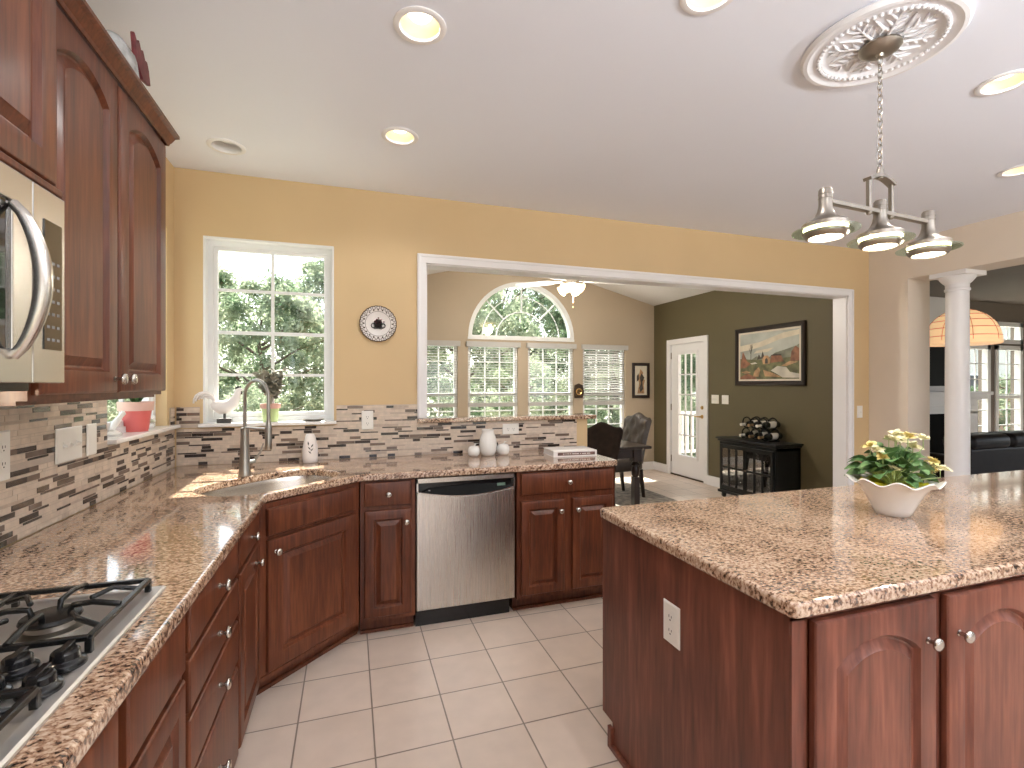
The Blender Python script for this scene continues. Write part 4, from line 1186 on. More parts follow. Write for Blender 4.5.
# ---- flowering plant in a ruffled bowl on the island
bc = (1.951,1.303,CT)
t = thing('flowering_plant', 'yellow-flowering green plant in a white ruffled bowl on the island', 'plant', bc)
m = MB()
def ruf(a, k, r, h):
    w_ = (0,0,0,0,.25,.7,1,1,.7,.3,0,0)[k]
    return (r*(1+.035*w_*math.cos(9*a)), h + .010*w_*math.cos(9*a))
m.lathe([(.050,.0),(.056,.002),(.064,.022),(.084,.065),(.104,.100),(.122,.120),(.148,.130),(.145,.134),(.118,.124),(.095,.095),(.06,.03),(.03,.012)], bc, (0,0,1), 108, mod=ruf)
m.build('bowl', 'white_ceramic', t, smooth=60)
m = MB(); m.lathe([(.085,.095),(.104,.124),(.098,.122),(.05,.10)], bc, (0,0,1), 40, mod=lambda a,k,r,h: (r*(1+.03*math.sin(13*a)), h+.006*math.sin(9*a))); m.build('foil_wrap', 'foil_yellow', t, smooth=40)
rnd = random.Random(12)
m = MB(); st = MB()
for k in range(110):
    a = rnd.uniform(0,2*PI); el = rnd.uniform(.1,1.35); rr = rnd.uniform(.04,.10)
    p = Vector(bc) + Vector((math.cos(a)*math.cos(el)*rr, math.sin(a)*math.cos(el)*rr, .125 + rr*1.25*math.sin(el)))
    d = Vector((math.cos(a)*math.cos(el), math.sin(a)*math.cos(el), math.sin(el)*.7+.1))
    m.leaf(p, d, rnd.uniform(.045,.075), rnd.uniform(.040,.060), .45, 0, rnd.uniform(-.8,.8), 5)
    st.tube([Vector(bc)+Vector((0,0,.10)), (Vector(bc)+Vector((0,0,.12))+p)/2, p], .0022, 5)
m.build('foliage', 'leaf_dark', t, recalc=False, smooth=180); st.build('stems', 'pot_green', t)
heads = [(-.085,-.02,.205),(-.06,.04,.215),(-.02,-.03,.245),(.015,.0,.262),(.045,-.02,.255),(.10,-.03,.250),(.115,.03,.215),(.125,-.05,.165),(.12,-.08,.145),(.03,.05,.24),(-.09,-.05,.18),(-.075,-.085,.14),(.07,.04,.235),(.14,-.02,.13)]
for i, (dx, dy, dz) in enumerate(heads):
    # spread heads across the view: x axis turned a little towards the camera's right
    c = Vector(bc) + Vector((dx*.80, dy*.8-dx*.30, dz+.035))
    m = MB()
    for q in range(16):
        a = rnd.uniform(0,2*PI); e_ = rnd.uniform(.1,1.2)
        m.leaf(c, (math.cos(a)*math.cos(e_), math.sin(a)*math.cos(e_), math.sin(e_)), rnd.uniform(.022,.040), .022, .25, 0, rnd.uniform(-.8,.8), 3)
    fl = m.build('flower', 'petal_yellow' if i % 3 == 1 else 'petal_cream', t, recalc=False)
    m = MB(); m.tube([Vector(bc)+Vector((0,0,.12)), c-Vector((0,0,.03)), c], .002, 5); m.build('flower_stem', 'pot_green', fl)

# ================================================================== LIGHTS
def lamp(name, kind, loc, energy, color, parent, size=.1, spot=None):
    ld = bpy.data.lights.new(name, kind); ld.energy = energy; ld.color = color
    if kind == 'AREA': ld.shape = 'DISK'; ld.size = size
    elif kind == 'SPOT': ld.spot_size = spot; ld.spot_blend = .5; ld.shadow_soft_size = size
    else: ld.shadow_soft_size = size
    lo = bpy.data.objects.new(name, ld); COL.objects.link(lo); lo.parent = parent
    lo.location = ROOTM[parent.name].inverted() @ Vector(loc)
    return lo
can_labels = ['lit recessed ceiling light nearest the camera, above the sink run','lit recessed ceiling light nearer the back wall, above the dishwasher','unlit recessed ceiling light in the corner above the sink',
  'lit recessed ceiling light cut by the top edge left of the ceiling medallion','lit recessed ceiling light just right of the ceiling medallion','lit recessed ceiling light near the cream header wall']
cans = {}
for i, (x, y, lit) in enumerate(CANS):
    lab = can_labels[i] if i < 6 else 'recessed ceiling light in the part of the kitchen behind the camera'
    t = thing('recessed_light', lab, 'ceiling light', (x,y,CEIL), 0, 'recessed ceiling lights')
    m = MB(); m.lathe([(.070,.0),(.095,0),(.095,.004),(.088,.008),(.073,.006),(.070,0)], (x,y,CEIL), (0,0,-1), 40, cap0=False, cap1=False); m.build('trim_ring', 'white_trim', t, smooth=40)
    m = MB(); m.lathe([(.0705,-.001),(.066,.05),(.055,.085),(.001,.088)], (x,y,CEIL), (0,0,1), 32, cap0=False, cap1=False); m.build('reflector', 'lit_can_reflector' if lit else 'white_trim', t, smooth=50)
    m = MB(); m.lathe([(.001,0),(.036,.004),(.044,.014),(.043,.026),(.034,.045),(.001,.05)], (x,y,CEIL+.028), (0,0,1), 24); m.build('bulb', 'bulb_hot' if lit else 'white_plastic', t, smooth=60)
    if lit: lamp('lamp', 'SPOT', (x,y,CEIL+.010), CAN_W, (1.0,.96,.93), t, .022, math.radians(150))

# unseen upward lamps, added behind the camera to brighten the ceiling
for i, (x, y) in enumerate(((.9,-1.3),(3.3,-1.1))):
    t = thing('fill_uplight', ('added nickel fill uplight for the ceiling, behind the camera on the sink side','added nickel fill uplight for the ceiling, behind the camera near the living room')[i], 'lamp', (x,y,0))
    m = MB(); m.lathe([(.15,0),(.15,.015),(.03,.03),(.013,.04),(.013,1.72),(.03,1.74)], (x,y,0), (0,0,1), 24); m.build('lamp_stand', 'satin_nickel', t, smooth=40)
    m = MB(); m.lathe([(.02,1.74),(.10,1.76),(.17,1.81),(.20,1.86),(.19,1.86),(.16,1.82),(.02,1.76)], (x,y,0), (0,0,1), 32, cap0=False, cap1=True); m.build('lamp_bowl', 'satin_nickel', t, smooth=50)
    lamp('lamp', 'POINT', (x,y,1.83), FILL_W, (.94,.97,1.0), t, .05)

lamp('task_lamp', 'POINT', (-.80,1.15,1.375), 1.6, (1.0,.82,.6), MICRO, .02)
# ceiling medallion
MC = (1.915,1.325,CEIL)
t = thing('ceiling_medallion', 'white ornate round plaster medallion on the ceiling above the hanging lamp', 'ceiling medallion', MC)
m = MB(); m.lathe([(.256,0),(.262,.008),(.252,.022),(.238,.024),(.222,.014),(.214,.012),(.205,.014),(.190,.016),(.182,.008),(.170,.005),(.05,.006),(.045,.016),(.001,.016)], MC, (0,0,-1), 72, cap1=False)
m.build('plaster_disc', 'plaster_white', t, smooth=40)
m = MB()
for k in range(60):
    a = 2*PI*k/60; m.ball((MC[0]+.198*math.cos(a),MC[1]+.198*math.sin(a),MC[2]-.017), .0085, 8)
m.build('beading', 'plaster_white', t, smooth=70)
m = MB()
for k in range(8):
    a = 2*PI*k/8 + .2
    def pt(r, b, z): return (MC[0]+r*math.cos(a)-b*math.sin(a), MC[1]+r*math.sin(a)+b*math.cos(a), MC[2]-z)
    m.tube([pt(.06,0,.012),pt(.12,0,.010),pt(.172,0,.008)], [.007,.005,.003], 6)
    for s_ in (-1, 1):
        for r0 in (.075,.105,.135):
            m.tube([pt(r0,0,.008),pt(r0+.018,s_*.018,.009),pt(r0+.03,s_*.034,.006)], [.005,.006,.002], 6)
    a = a + PI/8
    m.tube([pt(.07,0,.008),pt(.10,.012,.010),pt(.13,0,.009),pt(.16,-.012,.008)], [.004,.007,.006,.002], 6)
m.build('leaf_relief', 'plaster_white', t, smooth=60)

# pendant lamp with three heads
PX, PY = 1.915, 1.325
t = thing('pendant_light', 'brushed nickel three-head island lamp hanging by a chain from the medallion', 'ceiling light', (PX,PY,CEIL))
m = MB(); m.lathe([(.001,.012),(.068,.016),(.070,.024),(.062,.034),(.040,.044),(.014,.048),(.010,.058),(.001,.06)], (PX,PY,CEIL), (0,0,-1), 36); m.build('canopy', 'satin_nickel', t, smooth=45)
m = MB(); z = CEIL - .062; k = 0
while z > 2.245:
    hx, hy = (1, 0) if k % 2 else (0, 1)
    pts = []
    for q in range(14):
        a = 2*PI*q/14; pts.append((PX + hx*.0085*math.cos(a), PY + hy*.0085*math.cos(a), z - .013 + .015*math.sin(a)))
    m.tube(pts, .0024, 6, closed=True); z -= .0235; k += 1
m.build('chain', 'nickel', t, smooth=60)
m = MB(); m.tube([(PX+.004,PY,CEIL-.05),(PX-.006,PY,2.60),(PX+.006,PY,2.45),(PX-.014,PY,2.33),(PX-.022,PY,2.27),(PX-.012,PY,2.235),(PX,PY,2.215)], .0022, 6); m.build('cord', 'clear_glass', t)
rz = math.radians(4); ux, uy = math.cos(rz), math.sin(rz)
def B(s_, z): return Vector((PX + ux*s_, PY + uy*s_, z))
m = MB(); m.lathe([(.011,0),(.012,.03),(.009,.045)], B(0,2.19), (0,0,1), 16)
arcp = [B(-.075+.15*q/10, 2.178+.022*math.sin(PI*q/10)) for q in range(11)]
for a, b in zip(arcp[:-1], arcp[1:]): m.bar(a, b, .030, .012)
for s_ in (-.066,.066): m.bar(B(s_,2.182), B(s_,2.058), .013, .013); m.ball(B(s_,2.055), .011, 10)
m.build('hanger_bracket', 'satin_nickel', t, smooth=40)
m = MB(); m.bar(B(-.29,2.063), B(.29,2.063), .022, .014); m.build('cross_bar', 'satin_nickel', t)
for s_, nm in ((-.305,'left'),(0,'mid'),(.305,'right')):
    c = B(s_, 0); c.z = 0; o3 = (c.x, c.y, 0)
    m = MB(); m.lathe([(.001,2.108),(.018,2.107),(.022,2.100),(.022,2.045),(.026,2.025),(.034,2.008),(.050,1.994),(.070,1.985),(.075,1.980),(.075,1.966),(.072,1.966),(.060,1.975),(.001,1.99)], o3, (0,0,1), 36)
    h_ = m.build('lamp_head', 'satin_nickel', t, smooth=35)
    for zz in (2.085,2.07): 
        m = MB(); m.lathe([(.0225,0),(.0235,.002),(.0225,.004)], (c.x,c.y,zz), (0,0,1), 30, cap0=False, cap1=False); m.build('groove_ring', 'satin_nickel', h_)
    m = MB(); m.lathe([(.060,.002),(.105,-.002),(.106,.000),(.105,.003),(.060,.007)], (c.x,c.y,1.955), (0,0,1), 48, cap0=False, cap1=False); m.build('glass_disc', 'lamp_glass', h_, smooth=40)
    m = MB(); m.lathe([(.070,1.954),(.071,1.944),(.062,1.932),(.054,1.930),(.054,1.938),(.060,1.950)], o3, (0,0,1), 40, cap0=False, cap1=False); m.build('lower_ring', 'satin_nickel', h_, smooth=40)
    m = MB(); m.lathe([(.001,1.934),(.052,1.936),(.058,1.945),(.001,1.962)], o3, (0,0,1), 32); m.build('bulb', 'bulb_warm', h_, smooth=60)
    m = MB(); m.lathe([(.068,1.957),(.0695,1.9655),(.060,1.9655),(.060,1.957)], o3, (0,0,1), 40, cap0=False, cap1=False); m.build('lit_gap', 'bulb_warm', h_)
    m = MB()
    for q in range(3):
        a = q*2*PI/3+.5; m.ball((c.x+.072*math.cos(a),c.y+.072*math.sin(a),1.947),.006,8)
    m.build('thumb_screws', 'satin_nickel', h_)
    lo = lamp('lamp', 'POINT', (c.x,c.y,1.915), 3.0, (1.0,.88,.70), t, .02)

# ================================================================== FAMILY ROOM
# blinds
for k, (a, b) in enumerate(WX):
    labs = ['white blind on the leftmost family room window behind the ledge','white blind below the left half of the arched window','white blind below the right half of the arched window','white blind with closed slats on the window beside the small picture']
    t = thing('window_blind', labs[k], 'blind', ((a+b)/2, 6.94, 2.0), 0, 'white blinds on the family room windows')
    m = MB(); m.box((a-.03,6.90,1.955),(b+.03,6.948,2.03)); m.build('head_rail', 'blind_white', t, bevel=.004)
    m = MB(); m.box((a+.01,6.955,1.075),(b-.01,6.978,1.135)); m.build('bottom_rail', 'blind_white', t, bevel=.003)
    m = MB(); tilt = .002 if k < 3 else .011
    for i in range(21):
        z = 1.15 + i*.0385
        m.loops([[(a+.012,6.953,z+tilt),(b-.012,6.953,z+tilt),(b-.012,6.979,z-tilt),(a+.012,6.979,z-tilt)],[(a+.012,6.953,z+tilt+.0022),(b-.012,6.953,z+tilt+.0022),(b-.012,6.979,z-tilt+.0022),(a+.012,6.979,z-tilt+.0022)]], True, True, True)
    m.build('slats', 'blind_white', t)
    m = MB()
    for x in (a+.12, b-.12): m.tube([(x,6.951,1.10),(x,6.951,1.96)], .0025, 5)
    m.tube([(b-.05,6.945,1.35),(b-.05,6.945,1.96)], .005, 6)
    m.build('cords', 'blind_white', t)

# small wall ornament between the windows, small picture, thermostat-like plaque
t = thing('wall_ornament', 'small dark bronze scrolled ornament between the last two family room windows', 'wall ornament', (3.40,6.945,1.17))
m = MB(); cx, cz = 3.40, 1.29
m.prism([(cx-.07,cz-.10),(cx+.07,cz-.10),(cx+.085,cz),(cx+.07,cz+.10),(cx,cz+.13),(cx-.07,cz+.10),(cx-.085,cz)], 6.925, 6.948, XZ); m.build('plaque', 'bronze_iron', t, bevel=.004)
m = MB(); m.tube([(cx+.045*math.cos(2*PI*q/16),6.92,cz+.045*math.sin(2*PI*q/16)) for q in range(16)], .01, 6, closed=True); m.ball((cx,6.92,cz),.02,10); m.build('scroll', 'brass', t)

def framed(name, label, cat, M, w, h, fw, fmat, liner, canvas, depth=.03):
    t = thing(name, label, cat, tuple(M.translation))
    m = MB()
    L = [[(x,y,d) for x,y in loopshape(w,h,i,0)] for i,d in ((0,0),(0,depth*.8),(fw*.25,depth),(fw*.7,depth*.9),(fw,depth*.55),(fw,depth*.3))]
    L = [[p for j, p in enumerate(l) if j in (0,1,2,16)] for l in L]
    m.loops(L, True, False, False, 0, M); m.build('frame', fmat, t, smooth=20)
    if liner:
        m = MB(); lw = .022
        m.slab(rect(fw,fw,w-fw,h-fw), [rect(fw+lw,fw+lw,w-fw-lw,h-fw-lw)], M, depth*.3, depth*.5); m.build('liner', liner, t)
    m = MB(); m.box((fw,fw,0),(w-fw,h-fw,depth*.3), 0, M); m.build('canvas', canvas, t)
    return t
def flat(parent, M, z, polys, mat, name):
    for p in polys:
        m = MB(); m.prism(p, z-.0006, z, M); m.build(name, mat, parent)
plain('paint_sky', (.42,.44,.40), .6, .3, 3.0)
plain('paint_cloud', (.62,.56,.44), .6, .15, 7.0)
plain('paint_hill', (.19,.20,.15), .6, .4, 9.0)
plain('paint_rust', (.23,.10,.055), .6, .5, 14.0)
plain('paint_ochre', (.42,.25,.13), .6, .4, 14.0)
plain('paint_river', (.55,.52,.45), .5, .25, 6.0)
plain('paint_dark', (.06,.05,.04), .6, .5, 16.0)
plain('paint_green', (.13,.13,.06), .6, .5, 14.0)
plain('liner_cream', (.66,.61,.50), .6, .05, 10.0)
# landscape painting on the olive wall: local x runs from far (left in the photo) to near
M = Matrix(((0,0,-1,4.784),(-1,0,0,5.126),(0,1,0,1.392),(0,0,0,1)))
W_, H_ = 1.028, .722
t = framed('landscape_painting', 'dark-framed autumn landscape painting with a covered bridge on the olive wall', 'painting', M, W_, H_, .055, 'dark_walnut', 'liner_cream', 'paint_sky', .035)
z0 = .0125
def Rr(pts): return [(.077 + (W_-.154)*x, .077 + (H_-.154)*y) for x, y in pts]
flat(t, M, z0, [Rr([(0,.75),(.35,.80),(.75,.95),(1,.98),(1,.88),(.7,.82),(.4,.70),(.15,.64),(0,.62)]), Rr([(.3,.62),(.6,.66),(.5,.58),(.25,.56)])], 'paint_cloud', 'clouds')
flat(t, M, z0+.0006, [Rr([(.45,.40),(.62,.55),(.78,.60),(.95,.66),(1,.70),(1,.40)]), Rr([(.2,.42),(.30,.50),(.42,.46),(.5,.40)])], 'paint_hill', 'hills')
flat(t, M, z0+.0012, [Rr([(0,0),(1,0),(1,.45),(.6,.42),(.3,.42),(0,.46)])], 'paint_green', 'meadow')
flat(t, M, z0+.0018, [Rr([(0,.25),(.05,.62),(.09,.52),(.13,.40),(.20,.34),(.1,.25)]), Rr([(.86,.36),(.88,.55),(.94,.66),(1,.60),(1,.36)]), Rr([(.54,.34),(.56,.50),(.72,.49),(.76,.36)]), Rr([(0,.05),(.15,.13),(.3,.03),(.3,0),(0,0)])], 'paint_rust', 'autumn_trees')
flat(t, M, z0+.0018, [Rr([(.31,.42),(.345,.54),(.39,.44)]), Rr([(.38,.44),(.41,.60),(.45,.44)]), Rr([(.55,.50),(.62,.53),(.72,.51),(.72,.48),(.55,.49)])], 'paint_dark', 'fir_trees')
flat(t, M, z0+.0024, [Rr([(.42,.32),(.40,.42),(.44,.50),(.50,.50),(.545,.42),(.53,.32)]), Rr([(.24,.06),(.27,.18),(.34,.26),(.37,.20),(.34,.05)]), Rr([(.02,.16),(.12,.19),(.2,.15),(.1,.12)]), Rr([(.42,.20),(.60,.12),(.72,.04),(.45,.06)]), Rr([(.72,.27),(.85,.36),(.98,.34),(.8,.26)])], 'paint_ochre', 'sunlit_ground')
flat(t, M, z0+.0024, [Rr([(.55,.18),(.66,.27),(.80,.24),(.86,.14),(1,.10),(1,.02),(.74,.03),(.66,.10)]), Rr([(.19,.35),(.28,.37),(.32,.34),(.22,.325)])], 'paint_river', 'river')
flat(t, M, z0+.003, [Rr([(.455,.33),(.455,.42),(.475,.45),(.50,.42),(.50,.33)])], 'paint_dark', 'bridge_mouth')
m = MB()
def q3(x, y, z=z0+.003): p = Rr([(x,y)])[0]; return M @ Vector((p[0], p[1], z))
for pl in ([(.20,.42),(.205,.6),(.20,.76)],[(.204,.60),(.235,.72)],[(.203,.55),(.17,.68)],[(.205,.65),(.225,.77)]): m.tube([q3(*p) for p in pl], .0022, 5)
m.build('bare_tree', 'paint_dark', t)
# small picture on the far wall
M = Matrix(((1,0,0,4.366),(0,0,-1,6.949),(0,1,0,1.18),(0,0,0,1)))
t = framed('small_picture', 'small dark-framed picture beside the corner on the far beige wall', 'picture', M, .322, .575, .048, 'dark_walnut', None, 'liner_cream', .025)
w_, h_ = .322, .575
def Q(pts): return [(.05 + (w_-.1)*x, .05 + (h_-.1)*y) for x, y in pts]
flat(t, M, .0085, [Q([(.2,.05),(.8,.05),(.75,.35),(.85,.5),(.6,.62),(.7,.78),(.45,.9),(.35,.7),(.2,.6),(.35,.4)])], 'paint_ochre', 'painted_ground')
flat(t, M, .0092, [Q([(.45,.1),(.7,.2),(.62,.45),(.8,.6),(.55,.75),(.4,.6),(.5,.4),(.35,.25)]), Q([(.15,.45),(.35,.55),(.3,.75),(.15,.65)])], 'paint_dark', 'painted_figure')

# display cabinet
t = thing('display_cabinet', 'low black display cabinet with small glazed doors against the olive wall', 'cabinet', (4.6,4.59,0))
ya, yb, xa, xb, zt = 4.15, 5.04, 4.42, 4.78, .745
m = MB(); m.box((xa+.012,ya+.02,.09),(xb,yb-.02,zt-.05)); 
body = m
# hollow look: recess behind the glass
m2 = MB(); m2.slab(rect(ya+.02,.09,yb-.02,zt-.05), [rect(ya+.07,.15,4.575,zt-.11), rect(4.615,.15,yb-.07,zt-.11)], YZ, xa, xa+.03)
m3 = MB(); m3.box((xa+.03,ya+.02,.09),(xb,ya+.045,zt-.05)); m3.box((xa+.03,yb-.045,.09),(xb,yb-.02,zt-.05)); m3.box((xb-.02,ya+.02,.09),(xb,yb-.02,zt-.05)); m3.box((xa+.03,ya+.02,.09),(xb,yb-.02,.12)); m3.box((xa+.03,ya+.02,zt-.08),(xb,yb-.02,zt-.05)); m3.box((xa+.04,ya+.03,.40),(xb,yb-.03,.415)); m3.box((xa+.04,4.585,.1),(xb,4.605,zt-.06))
body.bm.free()
m3.build('cabinet_body', 'black_wood', t); m2.build('front_frame', 'black_wood', t, bevel=.002)
m = MB(); m.box((xa-.035,ya-.02,zt-.018),(xb,yb+.02,zt)); m.box((xa-.018,ya,zt-.045),(xb,yb,zt-.018)); m.build('cabinet_top', 'black_wood', t, bevel=.005)
m = MB(); m.box((xa-.015,ya+.0,.06),(xb,yb,.09))
for y in (ya+.03,yb-.08): m.lathe([(.018,0),(.03,.02),(.026,.06)], (xa+.03,y+.02,.0), (0,0,1), 14); m.lathe([(.018,0),(.03,.02),(.026,.06)], (xb-.05,y+.02,.0), (0,0,1), 14)
m.build('plinth', 'black_wood', t)
for (p, q) in ((ya+.07,4.575),(4.615,yb-.07)):
    m = MB()
    m.slab(rect(p-.03,.12,q+.03,zt-.08), [rect(p+(q-p)*i/3+(.012 if i else .004), a_, p+(q-p)*(i+1)/3-(.012 if i < 2 else .004), b_) for i in range(3) for a_, b_ in ((.16,.375),(.40,.62))], YZ, xa-.018, xa-.001)
    d = m.build('door', 'black_wood', t, bevel=.002)
    m = MB(); m.box((xa-.010,p,.15),(xa-.007,q,.63)); m.build('door_glass', 'clear_glass', d)
    m = MB(); m.ball((xa-.028, (4.575-.0) if p < 4.3 else 4.615, .39), .011, 10); m.build('door_knob', 'bronze_iron', d)
rnd = random.Random(9)
for y in [4.235,4.30,4.37,4.44,4.51,4.66,4.73,4.80,4.87,4.945]:
    for z in (.121,.416):
        h = rnd.uniform(.13,.19)
        m = MB(); m.lathe([(.020,0),(.022,.004),(.005,.010),(.004,.05),(.020,.075),(.026,.11),(.022,h),(.020,h),(.023,.11),(.017,.08),(.001,.06)], (xa+.10,y,z), (0,0,1), 14)
        o = m.build('wine_glass', 'white_ceramic' if False else 'clear_glass', smooth=60)
        tag(o, 'clear stemmed glass standing inside the black display cabinet', 'glass', 'glasses inside the black display cabinet')

# wine rack with six bottles
rk = thing('wine_rack', 'black iron wine rack of round hoops on the display cabinet', 'wine rack', (4.60,4.60,zt))
pos = [(4.44,.868+.000),(4.56,.868),(4.68,.868)]
RZ1, RZ2 = zt + .075, zt + .205
slots = [(4.42,RZ1),(4.56,RZ1),(4.70,RZ1),(4.45,RZ2),(4.57,RZ2),(4.69,RZ2)]
m = MB()
for (y, z) in slots:
    for x in (4.53,4.68):
        m.tube([(x, y+.062*math.cos(2*PI*q/24), z+.062*math.sin(2*PI*q/24)) for q in range(24)], .008, 6, closed=True)
for y in (4.36,4.76):
    m.tube([(4.53,y,zt+.01),(4.68,y,zt+.01)], .006, 6); m.tube([(4.53,y,zt+.008),(4.53,y+(.02 if y<4.5 else -.02),RZ1)], .006, 6)
m.build('hoops', 'black_iron', rk, smooth=60)
wlab = ['wine bottle in the bottom row of the rack, nearest the camera','wine bottle in the middle of the bottom row of the rack','wine bottle at the far end of the bottom row of the rack',
        'wine bottle in the top row of the rack, nearest the camera','wine bottle in the middle of the top row of the rack','wine bottle at the far end of the top row, with a pale neck']
for i, (y, z) in enumerate(slots):
    zz = z - .012
    b_ = thing('wine_bottle', wlab[i], 'bottle', (4.6,y,zz), 0, 'bottles lying in the wine rack')
    m = MB(); m.lathe([(.030,0),(.038,.004),(.038,.19),(.030,.215),(.016,.235),(.014,.30),(.016,.302),(.016,.315),(.001,.316)], (4.755,y,zz), (-1,0,-.04), 20); m.build('glass_body', 'bottle_glass', b_, smooth=45)
    m = MB(); m.lathe([(.0155,.245),(.0155,.300),(.0170,.303),(.0170,.318),(.001,.319)], (4.755,y,zz), (-1,0,-.04), 16, cap0=False); m.build('neck_foil', 'foil_gold' if i in (0,1,4) else 'label_paper', b_, smooth=45)
    m = MB(); m.lathe([(.0386,.05),(.0386,.15)], (4.755,y,zz), (-1,0,-.04), 24, cap0=False, cap1=False); m.build('paper_label', 'label_paper', b_, smooth=45)

# dining table and chairs
t = thing('dining_table', 'dark walnut dining table with turned legs in the family room', 'table', (1.97,4.73,0))
m = MB(); m.box((1.0,4.32,.735),(2.95,5.15,.765)); m.build('tabletop', 'dark_walnut', t, bevel=.008)
m = MB(); m.slab(rect(1.10,4.41,2.86,5.06), [rect(1.125,4.435,2.835,5.035)], ID, .635, .735); m.build('apron', 'dark_walnut', t)
for x in (1.13, 2.83):
    for y in (4.44, 5.03):
        m = MB(); m.box((x-.045,y-.045,.60),(x+.045,y+.045,.735))
        m.lathe([(.040,.60),(.028,.588),(.044,.575),(.046,.56),(.030,.548),(.038,.53),(.042,.50),(.040,.46),(.030,.44),(.026,.43)], (x,y,0), (0,0,1), 20)
        m.box((x-.032,y-.032,.02),(x+.032,y+.032,.435)); m.lathe([(.030,0),(.036,.02)], (x,y,0), (0,0,1), 16)
        m.build('leg', 'dark_walnut', t, smooth=35)
t.location.z += .0065
def dining_chair(label, loc, rz, mat, tuft, back_tilt=.13):
    t = thing('dining_chair', label, 'chair', loc, rz, 'upholstered chairs at the dining table')
    M = ROOTM[t.name]
    # local: front of the seat towards -y, backrest at +y
    m = MB(); L = [[(x,y,z) for x,y in superell(0,-.02,.245-i,.245-i,0,32,7)] for i,z in ((.02,.34),(0,.36),(0,.44),(.012,.47),(.05,.487),(.15,.495))]
    m.loops(L, True, True, True, 0, M); m.build('seat', mat, t, smooth=60)
    NX, NZ = 33, 33; H0, H1 = .42, 1.04
    def top(u): 
        a = abs(u); 
        return H1 - .055 * (1 if a > .82 else .5-.5*math.cos(PI*min(1,a/.72))) - (.05*max(0,(a-.86)/.14)**2)
    def P_(u, v, side):
        hw = .225 + .020*v
        zt_ = H0 + (top(u) - H0)*v; y = .20 + back_tilt*v**1.3*1.0
        edge = min(1, (1-abs(u))/.10, (1-v)/.07 + .001); edge = max(0, edge)**.5
        th = .045*edge
        if side > 0: return M @ Vector((u*hw, y + th*.7, zt_))
        d = 0
        if tuft and v > .15:
            a_ = u*2.6; b_ = v*5.2
            d = -.020*( .5+.5*math.cos(PI*(a_+b_)) ) * ( .5+.5*math.cos(PI*(a_-b_)) ) * edge + .012*edge
        return M @ Vector((u*hw, y - th - d, zt_))
    m = MB()
    F_ = [[m.bm.verts.new(P_(-1+2*i/(NX-1), j/(NZ-1), -1)) for i in range(NX)] for j in range(NZ)]
    K_ = [[m.bm.verts.new(P_(-1+2*i/(NX-1), j/(NZ-1), 1)) for i in range(NX)] for j in range(NZ)]
    for j in range(NZ-1):
        for i in range(NX-1):
            m.bm.faces.new((F_[j][i],F_[j][i+1],F_[j+1][i+1],F_[j+1][i])); m.bm.faces.new((K_[j][i],K_[j+1][i],K_[j+1][i+1],K_[j][i+1]))
        m.bm.faces.new((F_[j][0],F_[j+1][0],K_[j+1][0],K_[j][0])); m.bm.faces.new((F_[j][-1],K_[j][-1],K_[j+1][-1],F_[j+1][-1]))
    for i in range(NX-1):
        m.bm.faces.new((F_[-1][i],F_[-1][i+1],K_[-1][i+1],K_[-1][i])); m.bm.faces.new((F_[0][i],K_[0][i],K_[0][i+1],F_[0][i+1]))
    m.build('backrest', mat, t, smooth=50)
    if tuft:
        m = MB()
        for j, v in enumerate((.39,.58,.77,.93)):
            us = (-.385,.385) if j % 2 else (-.77,0,.77)
            for u in us:
                if v > .9 and abs(u) > .5: continue
                p = M.inverted() @ P_(u, v, -1); m.ball((p.x,p.y,p.z), .010, 8, 0, (1,.6,1), M)
        m.build('buttons', mat, t, smooth=70)
    for x in (-.20,.20):
        for y, k in ((-.22,0),(.19,.05)):
            m = MB(); m.loops([[(x+a,y+b,.35) for a,b in rect(-.022,-.022,.022,.022)],[(x*1.02+a,y+k+b,0) for a,b in rect(-.014,-.014,.014,.014)]], True, True, True, 0, M)
            m.build('leg', 'dark_walnut', t)
    return t
dining_chair('dark brown upholstered chair seen from behind, next to the end of the half wall', (2.27,4.50,.0065), PI+.05, 'chair_velvet', False)
dining_chair('grey-brown button-tufted chair at the far right end of the dining table', (3.20,5.42,.0065), -PI/2+.10, 'chair_leather', True)
m = MB(); m.box((.9,4.0,.0005),(3.75,6.3,.006)); tag(m.build('area_rug', 'rug_pile', bevel=.003), 'flat grey-brown rug under the dining table', 'rug')

# ceiling fan
FX, FY = 2.45, 5.2
t = thing('ceiling_fan', 'white ceiling fan with four lit glass shades in the family room', 'ceiling fan', (FX,FY,3.27))
m = MB(); m.lathe([(.07,3.20),(.075,3.28)], (FX,FY,0), (0,0,1), 20); m.tube([(FX,FY,3.22),(FX,FY,2.86)], .014, 10); m.build('downrod', 'white_trim', t)
m = MB(); m.lathe([(.03,2.83),(.10,2.79),(.125,2.74),(.12,2.66),(.07,2.62),(.055,2.60),(.07,2.58),(.05,2.555),(.001,2.55)], (FX,FY,0), (0,0,1), 32); m.build('motor', 'white_trim', t, smooth=40)
for k in range(5):
    a = math.radians(140 + 72*k); m = MB()
    Mx = Matrix.Translation((FX,FY,2.61)) @ Matrix.Rotation(a,4,'Z') @ Matrix.Rotation(.2,4,'X')
    m.prism([(.11,-.02),(.2,-.03),(.26,-.06),(.62,-.075),(.68,-.05),(.69,0),(.68,.05),(.62,.075),(.26,.06),(.2,.03),(.11,.02)], -.004, .004, Mx); m.build('blade', 'white_trim', t)
